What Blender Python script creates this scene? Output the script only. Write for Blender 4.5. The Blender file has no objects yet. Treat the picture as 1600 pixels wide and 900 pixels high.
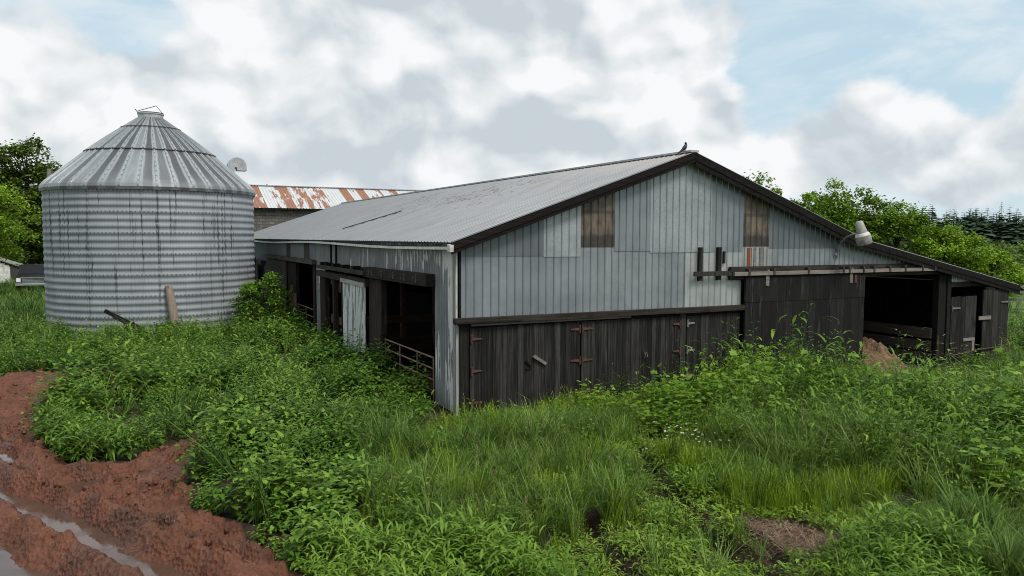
import bpy, math, random
import numpy as np
from mathutils import Vector, Matrix

random.seed(7)
rng = np.random.default_rng(7)
PI = math.pi
SC = bpy.context.scene
COL = SC.collection

# ------------------------------------------------------------------ camera, sky, sun, exposure
CAM = Vector((-6.578, -15.517, 3.953))
YAW, PITCH, ROLL = .472, -.066, .003
cF = Vector((math.sin(YAW)*math.cos(PITCH), math.cos(YAW)*math.cos(PITCH), math.sin(PITCH)))
cR = Vector((math.cos(YAW), -math.sin(YAW), 0))
cU = cR.cross(cF)
cR, cU = cR*math.cos(ROLL)+cU*math.sin(ROLL), -cR*math.sin(ROLL)+cU*math.cos(ROLL)
cam = bpy.data.cameras.new('camera')
cam.sensor_width = 36
cam.lens = 36*1200/1600
cam.clip_start = .2
cam.clip_end = 20000
camo = bpy.data.objects.new('camera', cam)
COL.objects.link(camo)
M = Matrix((cR, cU, -cF)).transposed().to_4x4()
M.translation = CAM
camo.matrix_world = M
SC.camera = camo

SUN_EL, SUN_AZ = math.radians(57), math.radians(160)     # azimuth clockwise from +Y
sd = Vector((math.sin(SUN_AZ)*math.cos(SUN_EL), math.cos(SUN_AZ)*math.cos(SUN_EL), math.sin(SUN_EL)))
sun = bpy.data.lights.new('sun', 'SUN')
sun.energy = 3.0
sun.angle = math.radians(18)
sun.color = (1, .95, .86)
suno = bpy.data.objects.new('sun', sun)
suno.rotation_euler = sd.to_track_quat('Z', 'Y').to_euler()
COL.objects.link(suno)
SC.view_settings.view_transform = 'Standard'
SC.view_settings.look = 'None'
SC.view_settings.exposure = .1
SC.view_settings.gamma = 1
SC.view_settings.use_curve_mapping = False
SC.cycles.use_denoising = True
SC.cycles.filter_width = 1.0
SC.cycles.max_bounces = 6
SC.cycles.transparent_max_bounces = 8


class NT:
    """small node-tree helper"""
    def __init__(s, tree):
        s.t = tree
        tree.nodes.clear()

    def n(s, kind, props=None, **ins):
        nd = s.t.nodes.new(kind)
        for k, v in (props or {}).items():
            setattr(nd, k, v)
        for k, v in ins.items():
            key = int(k[1:]) if k[0] == '_' and k[1:].isdigit() else k.replace('_', ' ')
            s.set(nd.inputs[key], v)
        return nd

    def set(s, sock, v):
        if isinstance(v, bpy.types.NodeSocket):
            s.t.links.new(v, sock)
        elif v is not None:
            if sock.type == 'RGBA' and not isinstance(v, (int, float)) and len(v) == 3:
                v = (*v, 1)
            sock.default_value = v

    def math(s, op, a, b=None, c=None, clamp=False):
        nd = s.t.nodes.new('ShaderNodeMath')
        nd.operation = op
        nd.use_clamp = clamp
        for i, v in enumerate((a, b, c)):
            if v is not None:
                s.set(nd.inputs[i], v)
        return nd.outputs[0]

    def vmath(s, op, a, b=None):
        nd = s.t.nodes.new('ShaderNodeVectorMath')
        nd.operation = op
        s.set(nd.inputs[0], a)
        if b is not None:
            s.set(nd.inputs[1], b)
        return nd.outputs['Value'] if op in ('DOT_PRODUCT', 'LENGTH', 'DISTANCE') else nd.outputs[0]

    def ramp(s, v, lo, hi, a=0., b=1., smooth=True):
        nd = s.t.nodes.new('ShaderNodeMapRange')
        if smooth:
            nd.interpolation_type = 'SMOOTHSTEP'
        for k, x in zip((0, 1, 2, 3, 4), (v, lo, hi, a, b)):
            s.set(nd.inputs[k], x)
        return nd.outputs[0]

    def mix(s, f, a, b, mode='MIX'):
        nd = s.t.nodes.new('ShaderNodeMix')
        nd.data_type = 'RGBA'
        nd.blend_type = mode
        s.set(nd.inputs[0], f)
        s.set(nd.inputs[6], a)
        s.set(nd.inputs[7], b)
        return nd.outputs[2]

    def noise(s, vec, scale, detail=4, rough=.55, dist=0.):
        nd = s.n('ShaderNodeTexNoise', None, Vector=vec, Scale=scale, Detail=detail, Roughness=rough, Distortion=dist)
        return nd.outputs['Fac']

    def scaled(s, vec, sc):
        return s.vmath('MULTIPLY', vec, sc)


# ---- sky: Nishita air with a cumulus deck mixed over it, laid out by compass direction
world = bpy.data.worlds.new('World')
SC.world = world
world.use_nodes = True
w = NT(world.node_tree)
geo = w.n('ShaderNodeTexCoord')
dirv = w.vmath('NORMALIZE', geo.outputs['Generated'])
sky = w.n('ShaderNodeTexSky', {'sky_type': 'NISHITA', 'sun_disc': False, 'sun_elevation': SUN_EL,
                               'sun_rotation': SUN_AZ, 'air_density': 1.0, 'dust_density': 1.5, 'ozone_density': 1.2})
sx = w.n('ShaderNodeSeparateXYZ', None, Vector=dirv)
dz = w.math('MAXIMUM', sx.outputs['Z'], 0.0)


def dir_of(az, el):
    return (math.sin(az)*math.cos(el), math.cos(az)*math.cos(el), math.sin(el))


def blobs(lst):
    acc = None
    for az, el, r, amp, squash in lst:
        d = dir_of(az, el)
        df = w.vmath('SUBTRACT', dirv, d)
        df = w.vmath('MULTIPLY', df, (1, 1, squash))
        L = w.vmath('LENGTH', df)
        v = w.ramp(L, 0, r, amp, 0)
        acc = v if acc is None else w.math('ADD', acc, v)
    return acc


# vertical stretch keeps the cells flat-bottomed
cv = w.vmath('MULTIPLY', dirv, (1, 1, 1.3))
warp = w.n('ShaderNodeTexNoise', None, Vector=cv, Scale=5.0, Detail=3).outputs['Color']
cvw = w.vmath('ADD', cv, w.vmath('MULTIPLY', w.vmath('SUBTRACT', warp, (.5, .5, .5)), (.10, .10, .10)))


def density(off):
    p = w.vmath('ADD', cvw, off) if off else cvw
    a = w.noise(p, 7.0, 10, .54)
    return a


cover = blobs([(.10, .17, .33, .34, 1.2), (.42, .22, .40, .36, 1.0), (.30, .08, .30, .26, 1.4), (.60, .14, .14, .34, 1.0), (.655, .18, .09, .22, 1.),
               (.89, .165, .055, .16, 1.0), (.93, .145, .08, .20, 1.2), (.99, .125, .075, .18, 1.4), (.93, .095, .15, .16, 2.2), (1.09, .15, .10, .28, 1.0), (.72, .085, .20, .26, 1.5), (.80, .075, .14, .2, 2.0), (1.0, .075, .16, .17, 2.4), (.5, .30, .35, .2, 1.0), (-.1, .13, .14, .25, 1.2),
               (1.0, .045, .07, .2, 2.4), (-.25, .2, .2, .25, 1), (1.5, .2, .4, .3, 1), (-1, .3, .7, .3, 1),
               (2.6, .5, .9, .25, 1), (-2.3, .4, .9, .25, 1), (.4, .8, .7, .22, 1)])
holes = blobs([(.02, .245, .085, .30, 1.6), (.785, .15, .05, .16, .9), (.82, .23, .13, .15, 1.2)])
base = w.math('SUBTRACT', cover, holes)
d0 = w.math('ADD', density(None), base)
d1 = w.math('ADD', density((.010, -.008, .030)), base)
fine = w.noise(cvw, 22, 6, .6)
alpha = w.ramp(w.math('ADD', d0, w.math('MULTIPLY', w.math('SUBTRACT', fine, .5), .05)), .52, .69)
lo0 = w.noise(cvw, 8.5, 2.2, .45)
lo1 = w.noise(w.vmath('ADD', cvw, (.014, -.010, .040)), 8.5, 2.2, .45)
grad = w.math('ADD', w.math('MULTIPLY', w.math('SUBTRACT', lo0, lo1), .75), w.math('MULTIPLY', w.math('SUBTRACT', d0, d1), .38))
lit = w.math('ADD', w.math('MULTIPLY', grad, 5.2), .60)
bil = w.math('SUBTRACT', w.noise(cvw, 19, 6, .5), w.noise(w.vmath('ADD', cvw, (.004, -.004, .013)), 19, 6, .5))
lit = w.math('ADD', lit, w.math('MULTIPLY', bil, 1.0))
lit = w.math('ADD', lit, w.math('MULTIPLY', w.math('SUBTRACT', fine, .5), .12))
thick = w.ramp(d0, .80, 1.15)
shade = blobs([(.17, .105, .15, .55, 2.6), (.30, .13, .16, .5, 2.3), (.36, .205, .06, .6, 1.3), (.275, .25, .06, .5, .8), (.50, .145, .07, .5, 1.5),
               (.45, .09, .10, .35, 2.5), (.56, .13, .06, .45, 1.6), (.41, .21, .08, .3, 1.5), (.84, .125, .035, .35, 1), (.965, .11, .05, .3, 1.8), (.9, .075, .10, .3, 2.4),
               (.70, .09, .10, .3, 2.2), (1.07, .12, .04, .35, 1)])
lit = w.math('SUBTRACT', lit, w.math('MULTIPLY', thick, .10))
lit = w.math('SUBTRACT', lit, w.math('MULTIPLY', w.math('MULTIPLY', shade, 1.25), w.ramp(w.noise(cvw, 9, 5, .55), .3, .6, .35, 1.0)))
bright = blobs([(.10, .17, .11, .35, 1.2), (.24, .19, .06, .3, 1), (.28, .10, .10, .25, 2), (.67, .17, .08, .5, 1), (.60, .10, .12, .3, 1.5), (.93, .155, .06, .45, 1.2), (.48, .10, .05, .3, 2), (.43, .17, .05, .3, 1)])
lit = w.math('ADD', lit, bright, clamp=True)
cgrey, cwhite = (5.4, 6.05, 6.45), (8.75, 8.85, 8.95)
cloudc = w.mix(lit, cgrey, cwhite)
skycol = w.mix(.72, sky.outputs[0], (4.7, 7.0, 8.3))
hz = w.ramp(dz, 0.0, .10, .55, 0)
skycol = w.mix(hz, skycol, (6.6, 7.3, 7.7))
cirrus = w.ramp(w.noise(w.vmath('MULTIPLY', dirv, (1, 1.6, 4.2)), 3.2, 6, .6, .6), .35, .70, .25, .9)
skycol = w.mix(cirrus, skycol, (7.2, 7.9, 8.3))
final = w.mix(alpha, skycol, cloudc)
bg = w.n('ShaderNodeBackground', None, Color=final, Strength=.1)
wo = w.n('ShaderNodeOutputWorld', None, Surface=bg.outputs[0])
world.cycles.sampling_method = 'MANUAL'
world.cycles.sample_map_resolution = 512

# ------------------------------------------------------------------ materials
MATS = {}


def newmat(name):
    m = bpy.data.materials.new(name)
    m.use_nodes = True
    return m, NT(m.node_tree)


def finish(t, color, rough=.6, metal=0., bump=None, bstr=.3, bdist=.02, spec=.5, trans=0.):
    p = t.n('ShaderNodeBsdfPrincipled')
    t.set(p.inputs['Base Color'], color)
    t.set(p.inputs['Roughness'], rough)
    t.set(p.inputs['Metallic'], metal)
    t.set(p.inputs['Specular IOR Level'], spec)
    if bump is not None:
        b = t.n('ShaderNodeBump', None, Height=bump, Strength=bstr, Distance=bdist)
        t.set(p.inputs['Normal'], b.outputs[0])
    out = p.outputs[0]
    if trans:
        tr = t.n('ShaderNodeBsdfTranslucent', None, Color=color)
        mx = t.n('ShaderNodeMixShader', None, Fac=trans)
        t.set(mx.inputs[1], out)
        t.set(mx.inputs[2], tr.outputs[0])
        out = mx.outputs[0]
    t.n('ShaderNodeOutputMaterial', None, Surface=out)


def objc(t):
    return t.n('ShaderNodeTexCoord').outputs['Object']


def tone(t):
    return t.n('ShaderNodeAttribute', {'attribute_name': 'tone'}).outputs['Fac']


def mat_sheet(name, base, seam=None, spangle=0., streak=.25, dirt_shade=.35, rust=0., rough=.5, metal=.35, topdark=0., bump=.0):
    """weathered galvanised sheet: cloudy tone, vertical streaks, seam lines of dirt and painted rib shade every 0.2032 m along axis `seam`"""
    m, t = newmat(name)
    o = objc(t)
    big = t.noise(o, .9, 5, .6)
    c = t.mix(t.ramp(big, .3, .7), tuple(x*.80 for x in base), tuple(min(1, x*1.14) for x in base))
    if seam is not None:
        wx = t.n('ShaderNodeSeparateXYZ', None, Vector=o).outputs[seam]
        shn = t.n('ShaderNodeTexWhiteNoise', {'noise_dimensions': '1D'}, W=t.math('FLOOR', t.math('DIVIDE', wx, .6096))).outputs['Value']
        c = t.mix(t.math('MULTIPLY', shn, .35), c, tuple(x*.72 for x in base))
        rbn = t.n('ShaderNodeTexWhiteNoise', {'noise_dimensions': '1D'}, W=t.math('FLOOR', t.math('DIVIDE', wx, .2032))).outputs['Value']
        c = t.mix(t.math('MULTIPLY', rbn, .22), c, tuple(min(1, x*1.25) for x in base))
    st = t.noise(t.scaled(o, (9, 9, .35)), 1.6, 5, .65)
    c = t.mix(t.ramp(st, .45, .8, 0, streak), c, tuple(x*.45 for x in base))
    st2 = t.noise(t.scaled(o, (14, 14, .5)), 1.3, 4, .6)
    c = t.mix(t.ramp(st2, .58, .8, 0, streak*1.6), c, tuple(min(1, x*1.5) for x in base))
    if spangle:
        v = t.n('ShaderNodeTexVoronoi', None, Vector=o, Scale=26)
        c = t.mix(t.ramp(v.outputs['Color'], .1, .9, 0, spangle), c, tuple(min(1, x*1.45) for x in base))
        sp = t.noise(o, 45, 3, .7)
        c = t.mix(t.ramp(sp, .5, .7, 0, spangle), c, tuple(x*.6 for x in base))
    if rust:
        rn = t.noise(t.scaled(o, (5, 5, .6)), 1.4, 6, .7)
        c = t.mix(t.ramp(rn, .66-rust*.1, .74, 0, .9), c, (.19, .065, .03))
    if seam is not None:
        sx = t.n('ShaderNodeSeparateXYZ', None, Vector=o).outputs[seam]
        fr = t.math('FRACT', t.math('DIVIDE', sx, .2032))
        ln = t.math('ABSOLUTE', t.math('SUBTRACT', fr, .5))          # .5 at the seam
        msk = t.ramp(ln, .43, .475, 0, dirt_shade)  # dirt plus the rib's shade, painted into the colour along each seam
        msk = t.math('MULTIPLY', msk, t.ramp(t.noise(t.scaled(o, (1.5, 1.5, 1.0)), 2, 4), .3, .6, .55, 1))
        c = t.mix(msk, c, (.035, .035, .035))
    if topdark:
        pass
    rr = t.ramp(big, .3, .7, rough-.1, rough+.12)
    finish(t, c, rr, metal+.1, t.math('ADD', t.noise(t.scaled(o, (1, 1, .6)), 2.2, 3), t.math('MULTIPLY', t.noise(o, 9, 2), .12)), .45, .035)
    return m


def mat_peeled(name):
    """grey corrugated sheet with flaking white paint, heavier near the corner and under the eave"""
    m, t = newmat(name)
    o = objc(t)
    s = t.n('ShaderNodeSeparateXYZ', None, Vector=o)
    y, z = s.outputs[1], s.outputs[2]
    grey = t.mix(t.ramp(t.noise(o, 1.3, 5), .3, .7), (.155, .165, .17), (.235, .245, .25))
    st = t.noise(t.scaled(o, (10, 10, .5)), 1.7, 6, .7)
    grey = t.mix(t.ramp(st, .5, .75, 0, .6), grey, (.06, .06, .058))
    fl = t.noise(t.scaled(o, (6, 9.5, .55)), 1.0, 7, .62)
    near = t.ramp(y, 1.0, .05, 0, .26)
    band = t.math('MULTIPLY', t.ramp(z, 2.9, 3.5, 0, .11), t.ramp(y, 9, 2.0, 0, 1))
    door = t.math('MULTIPLY', t.math('MULTIPLY', t.ramp(y, 6.2, 6.6), t.ramp(y, 9.3, 8.9)), .16)
    door = t.math('MULTIPLY', door, t.ramp(z, 2.6, 2.4, 0, 1))
    mk = t.math('ADD', fl, t.math('ADD', near, t.math('ADD', band, door)))
    c = t.mix(t.ramp(mk, .617, .64), grey, t.mix(t.noise(o, 8, 4), (.50, .51, .50), (.72, .73, .72)))
    rn = t.noise(t.scaled(o, (5, 8, .5)), 1.9, 6, .7)
    c = t.mix(t.math('MULTIPLY', t.ramp(rn, .66, .72, 0, .8), t.ramp(mk, .5, .66)), c, (.26, .12, .06))
    finish(t, c, .55, .15, t.noise(o, 6, 4), .15, .01)
    return m


def mat_wood(name, dark, light, axis=2, scale=1., rough=.85, patch=None, pamt=0.):
    m, t = newmat(name)
    o = objc(t)
    sc = [26*scale]*3
    sc[axis] = 1.2*scale
    g = t.noise(t.scaled(o, tuple(sc)), 1.0, 6, .65, .3)
    tn = tone(t)
    f = t.math('ADD', t.math('MULTIPLY', g, .8), t.math('MULTIPLY', t.math('SUBTRACT', tn, .5), .17), clamp=True)
    c = t.mix(t.ramp(f, .25, .85), dark, light)
    w1 = t.noise(o, 1.7, 5, .65)
    c = t.mix(t.ramp(w1, .55, .8, 0, .55), c, tuple(x*.5 for x in dark))
    if patch:
        sc2 = [7]*3
        sc2[axis] = 1.0
        w2 = t.noise(t.scaled(o, tuple(sc2)), 1.1, 6, .7)
        c = t.mix(t.ramp(w2, .56, .72, 0, pamt), c, patch)
    finish(t, c, rough, 0, g, .5, .006, spec=.12)
    return m


def mat_plain(name, c1, c2, scale=6., rough=.6, metal=0., bstr=.15, spec=.4):
    m, t = newmat(name)
    o = objc(t)
    n = t.noise(o, scale, 5, .65)
    finish(t, t.mix(t.ramp(n, .3, .7), c1, c2), rough, metal, n, bstr, .01, spec=spec)
    return m


def mat_leaf(name, dark, mid, light, rough=.5, trans=.25, spec=.16):
    m, t = newmat(name)
    tn = tone(t)
    o = objc(t)
    big = t.noise(o, .55, 3, .6)
    f = t.math('ADD', t.math('MULTIPLY', tn, .75), t.math('MULTIPLY', big, .45))
    c = t.mix(t.ramp(f, .15, .6), dark, mid)
    c = t.mix(t.ramp(f, .6, 1.0), c, light)
    finish(t, c, rough, 0, spec=spec, trans=trans)
    return m


MT = dict(
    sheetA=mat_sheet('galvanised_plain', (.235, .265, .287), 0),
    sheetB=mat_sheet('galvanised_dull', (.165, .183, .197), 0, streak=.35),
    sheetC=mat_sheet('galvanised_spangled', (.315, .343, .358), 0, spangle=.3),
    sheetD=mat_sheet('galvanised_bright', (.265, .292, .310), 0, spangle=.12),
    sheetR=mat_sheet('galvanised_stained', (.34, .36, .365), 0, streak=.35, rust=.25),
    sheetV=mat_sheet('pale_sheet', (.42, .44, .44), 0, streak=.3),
    peeled=mat_peeled('flaking_white_sheet'),
    wood=mat_wood('black_weathered_boards', (.011, .0105, .010), (.092, .087, .082)),
    woodx=mat_wood('dark_timber_x', (.018, .015, .013), (.10, .085, .07), 0),
    woody=mat_wood('dark_timber_y', (.02, .017, .015), (.10, .09, .08), 1),
    fasciaw=mat_wood('fascia_wood', (.008, .0065, .006), (.030, .024, .021), 0),
    brownx=mat_wood('brown_timber_x', (.017, .014, .012), (.075, .062, .052), 0),
    post=mat_wood('charred_post', (.013, .011, .010), (.075, .06, .05), 2, patch=(.22, .105, .06), pamt=.7),
    blackboard=mat_wood('black_painted_boards', (.011, .011, .011), (.036, .035, .034), 2, patch=(.085, .085, .085), pamt=.6),
    greyply=mat_wood('grey_plywood', (.05, .046, .042), (.12, .11, .10), 2),
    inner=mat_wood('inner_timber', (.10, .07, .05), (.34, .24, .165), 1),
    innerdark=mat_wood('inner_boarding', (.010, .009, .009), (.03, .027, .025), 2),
    bleached=mat_wood('bleached_timber', (.14, .125, .11), (.36, .33, .30), 0),
    iron=mat_plain('grey_steel', (.16, .16, .16), (.30, .30, .30), 12, .55, .4),
    darkiron=mat_plain('dark_iron', (.03, .027, .025), (.09, .08, .075), 14, .6, .4),
    rusty=mat_plain('rusty_iron', (.045, .024, .018), (.125, .058, .044), 26, .75, .1),
    gate=mat_plain('rusty_gate_tube', (.14, .075, .055), (.30, .19, .15), 9, .6, .3),
    white=mat_plain('old_white_paint', (.42, .42, .40), (.70, .70, .67), 5, .6),
    black=mat_plain('black_trim', (.006, .006, .006), (.016, .0155, .015), 8, .8, spec=.08),
)


def mat_fibre():
    m, t = newmat('brown_fibreglass')
    o = objc(t)
    s = t.n('ShaderNodeSeparateXYZ', None, Vector=o)
    n = t.noise(t.scaled(o, (4, 4, 1.3)), 1.5, 6, .7)
    c = t.mix(t.ramp(n, .3, .7), (.05, .04, .03), (.17, .14, .105))
    zz = s.outputs[2]
    c = t.mix(t.ramp(t.math('ADD', zz, t.math('MULTIPLY', n, .12)), 4.13, 4.02, 0, .75), c, (.02, .018, .016))
    gir = t.ramp(t.math('ABSOLUTE', t.math('SUBTRACT', zz, 4.56)), .07, .02, 0, .6)
    c = t.mix(gir, c, (.03, .025, .02))
    fr = t.math('FRACT', t.math('DIVIDE', s.outputs[0], .2032))
    ln = t.math('ABSOLUTE', t.math('SUBTRACT', fr, .5))
    c = t.mix(t.ramp(ln, .43, .48, 0, .75), c, (.02, .017, .015))
    finish(t, c, .5, 0, n, .2, .01)
    return m


def mat_roof():
    m, t = newmat('ribbed_roof_metal')
    o = objc(t)
    s = t.n('ShaderNodeSeparateXYZ', None, Vector=o)
    x, y = s.outputs[0], s.outputs[1]
    n = t.noise(t.scaled(o, (.5, 3.0, .5)), 1.2, 6, .65)
    c = t.mix(t.ramp(n, .3, .7), (.135, .147, .163), (.205, .22, .24))
    sh = t.math('FRACT', t.math('DIVIDE', y, .8))                # sheets of four ribs, each a touch different
    shid = t.n('ShaderNodeTexWhiteNoise', {'noise_dimensions': '1D'}, W=t.math('FLOOR', t.math('DIVIDE', y, .8))).outputs['Value']
    c = t.mix(t.math('MULTIPLY', shid, .22), c, (.20, .21, .22))
    lap = t.ramp(t.math('ABSOLUTE', t.math('SUBTRACT', x, 3.45)), .02, .0, 0, .5)
    c = t.mix(lap, c, (.12, .12, .12))
    # lichen and flaked coating: dark specks, thick towards the ridge of the near third
    sp = t.noise(t.scaled(o, (3.4, 9.0, 1)), 1.5, 7, .75)
    reg = t.math('MULTIPLY', t.ramp(x, 1.2, 3.8, 0, 1), t.ramp(x, 6.4, 5.2, .25, 1))
    reg = t.math('MULTIPLY', reg, t.math('MULTIPLY', t.ramp(y, 2.0, 6.5), t.ramp(y, 22, 13)))
    reg2 = t.noise(t.scaled(o, (.7, .45, 1)), 1.0, 4, .6)
    reg = t.math('MULTIPLY', reg, t.ramp(reg2, .35, .6, .2, 1))
    msk = t.ramp(t.math('ADD', sp, t.math('MULTIPLY', reg, .16)), .665, .70, 0, .88)
    c = t.mix(msk, c, (.055, .048, .042))
    st = t.noise(t.scaled(o, (.6, 8, .6)), 1.6, 5, .7)
    c = t.mix(t.ramp(st, .56, .75, 0, .35), c, (.22, .21, .20))
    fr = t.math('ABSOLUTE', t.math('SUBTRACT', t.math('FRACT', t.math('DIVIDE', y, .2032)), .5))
    c = t.mix(t.ramp(fr, .34, .47, 0, .7), c, (.085, .088, .095))  # dirt and rib shade painted as a dark line along each roof rib
    brown = t.math('MULTIPLY', t.ramp(x, 4.6, 6.3), t.ramp(y, 9, 1))
    c = t.mix(t.math('MULTIPLY', brown, .35), c, (.30, .25, .22))
    finish(t, c, .5, .25, n, .08, .02)
    return m


def mat_rustroof():
    m, t = newmat('rust_flaked_roof')
    o = objc(t)
    s = t.n('ShaderNodeSeparateXYZ', None, Vector=o)
    x = s.outputs[0]
    shid = t.n('ShaderNodeTexWhiteNoise', {'noise_dimensions': '1D'}, W=t.math('FLOOR', t.math('DIVIDE', x, .66))).outputs['Value']
    n = t.noise(t.scaled(o, (2.6, .45, .45)), 1.1, 7, .65)
    v = t.math('ADD', n, t.math('MULTIPLY', t.math('SUBTRACT', shid, .5), .42))
    c = t.mix(t.noise(o, 3, 5), (.42, .44, .45), (.60, .62, .63))
    rust = t.mix(t.noise(t.scaled(o, (4, 1, 1)), 2, 5, .7), (.17, .055, .025), (.36, .15, .07))
    c = t.mix(t.ramp(v, .53, .56, 0, .95), c, rust)
    fr = t.math('ABSOLUTE', t.math('SUBTRACT', t.math('FRACT', t.math('DIVIDE', x, .22)), .5))
    c = t.mix(t.ramp(fr, .40, .49, 0, .3), c, (.12, .10, .09))
    finish(t, c, .6, .15, n, .1, .02)
    return m


def mat_block():
    m, t = newmat('grey_block_wall')
    o = objc(t)
    mp = t.n('ShaderNodeCombineXYZ')
    s = t.n('ShaderNodeSeparateXYZ', None, Vector=o)
    t.set(mp.inputs[0], s.outputs[0])
    t.set(mp.inputs[1], s.outputs[2])
    b = t.n('ShaderNodeTexBrick', None, Vector=mp.outputs[0], Color1=(.12, .11, .10), Color2=(.19, .18, .165), Mortar=(.06, .055, .05), Scale=1.0)
    b.inputs['Brick Width'].default_value = .42
    b.inputs['Row Height'].default_value = .2
    b.inputs['Mortar Size'].default_value = .018
    n = t.noise(o, 2.2, 7, .7)
    c = t.mix(t.ramp(n, .35, .7, 0, .7), b.outputs['Color'], (.07, .062, .055))
    finish(t, c, .9, 0, b.outputs['Fac'], .4, .01)
    return m


def mat_silo_wall():
    m, t = newmat('corrugated_silo_steel')
    o = objc(t)
    s = t.n('ShaderNodeSeparateXYZ', None, Vector=o)
    z = s.outputs[2]
    ang = t.math('ARCTAN2', s.outputs[1], s.outputs[0])
    pv = t.n('ShaderNodeCombineXYZ', None, X=t.math('MULTIPLY', ang, 4.1), Y=z).outputs[0]
    n = t.noise(t.scaled(pv, (1, 1.2, 1)), .8, 6, .6)
    c = t.mix(t.ramp(n, .3, .7), (.225, .247, .272), (.305, .33, .358))
    ring = t.n('ShaderNodeTexWhiteNoise', {'noise_dimensions': '1D'}, W=t.math('FLOOR', t.math('DIVIDE', z, .815))).outputs['Value']
    c = t.mix(t.math('MULTIPLY', ring, .2), c, (.30, .31, .33))
    # a darker band round each corrugation; a bolted lap every 0.815 m and at every sheet end
    fr = t.math('FRACT', t.math('DIVIDE', z, .2717))
    c = t.mix(t.ramp(t.math('ABSOLUTE', t.math('SUBTRACT', fr, .78)), .15, .02, 0, .30), c, (.09, .095, .105))
    bolt = t.math('ABSOLUTE', t.math('SUBTRACT', t.math('FRACT', t.math('MULTIPLY', ang, 27)), .5))
    lap = t.math('ABSOLUTE', t.math('SUBTRACT', t.math('FRACT', t.math('DIVIDE', z, .815)), .5))
    c = t.mix(t.math('MULTIPLY', t.ramp(bolt, .22, .10), t.ramp(lap, .455, .475, 0, .75)), c, (.05, .05, .055))
    # fine darker vertical lines
    fl = t.math('ABSOLUTE', t.math('SUBTRACT', t.math('FRACT', t.math('MULTIPLY', ang, 36)), .5))
    c = t.mix(t.ramp(fl, .1, .5, 0, .13), c, (.1, .1, .11))
    # long black drip streaks from the eave
    st = t.noise(t.scaled(pv, (5.5, .10, 1)), 1.5, 5, .7)
    br = t.noise(t.scaled(pv, (6, 3.5, 1)), 1.5, 4, .6)
    stm = t.math('MULTIPLY', t.ramp(st, .565, .625), t.ramp(br, .34, .52))
    down = t.ramp(z, 1.0, 3.5, .35, .95)
    c = t.mix(t.math('MULTIPLY', stm, down), c, (.018, .018, .02))
    jl = t.math('ABSOLUTE', t.math('SUBTRACT', t.math('FRACT', t.math('MULTIPLY', ang, 1.592)), .5))
    c = t.mix(t.math('MULTIPLY', t.ramp(jl, .020, .008), t.ramp(t.noise(t.scaled(pv, (1, 4, 1)), 2, 3), .4, .6, .15, .8)), c, (.06, .06, .065))
    gr = t.ramp(t.math('ADD', z, t.math('MULTIPLY', n, .6)), .9, .2, 0, .4)
    c = t.mix(gr, c, (.17, .165, .14))
    finish(t, c, .62, .12, n, .05, .02, spec=.3)
    return m


def mat_silo_roof():
    m, t = newmat('stained_silo_roof')
    o = objc(t)
    s = t.n('ShaderNodeSeparateXYZ', None, Vector=o)
    z = s.outputs[2]
    ang = t.math('ARCTAN2', s.outputs[1], s.outputs[0])
    k = t.math('MULTIPLY', ang, 40/(2*PI))
    idn = t.n('ShaderNodeTexWhiteNoise', {'noise_dimensions': '1D'}, W=t.math('FLOOR', k)).outputs['Value']
    f = t.math('ABSOLUTE', t.math('SUBTRACT', t.math('FRACT', k), .5))
    pv = t.n('ShaderNodeCombineXYZ', None, X=t.math('MULTIPLY', ang, 3), Y=z, Z=idn).outputs[0]
    n = t.noise(t.scaled(pv, (6, 1.2, 1)), 1.2, 6, .65)
    c = t.mix(t.ramp(n, .3, .7), (.255, .278, .298), (.355, .38, .40))
    mid = t.math('ADD', t.math('SUBTRACT', .41, f), t.math('MULTIPLY', t.math('SUBTRACT', n, .5), .45))
    side = t.ramp(t.noise(t.scaled(o, (.22, .22, 0)), 1.0, 2), .32, .6, .25, 1)
    msk = t.math('MULTIPLY', t.ramp(mid, .06, .20), t.ramp(idn, .05, .4, .35, .95))
    c = t.mix(t.math('MULTIPLY', msk, side), c, (.068, .068, .075))
    bn = t.math('ABSOLUTE', t.math('SUBTRACT', t.math('FRACT', t.math('MULTIPLY', z, 5)), .5))
    c = t.mix(t.math('MULTIPLY', t.ramp(f, .44, .48), t.ramp(bn, .2, .1, 0, .7)), c, (.06, .06, .065))
    ev = t.ramp(t.math('ADD', z, t.math('MULTIPLY', n, .25)), 6.28, 6.05, 0, .45)
    c = t.mix(ev, c, (.17, .175, .18))
    finish(t, c, .5, .3, n, .05, .02)
    return m


MT['fibre'] = mat_fibre()
MT['roof'] = mat_roof()
MT['rustroof'] = mat_rustroof()
MT['block'] = mat_block()
MT['silowall'] = mat_silo_wall()
MT['siloroof'] = mat_silo_roof()
MT['galv'] = mat_plain('plain_galvanised', (.30, .31, .32), (.48, .49, .50), 4, .5, .35)


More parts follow.
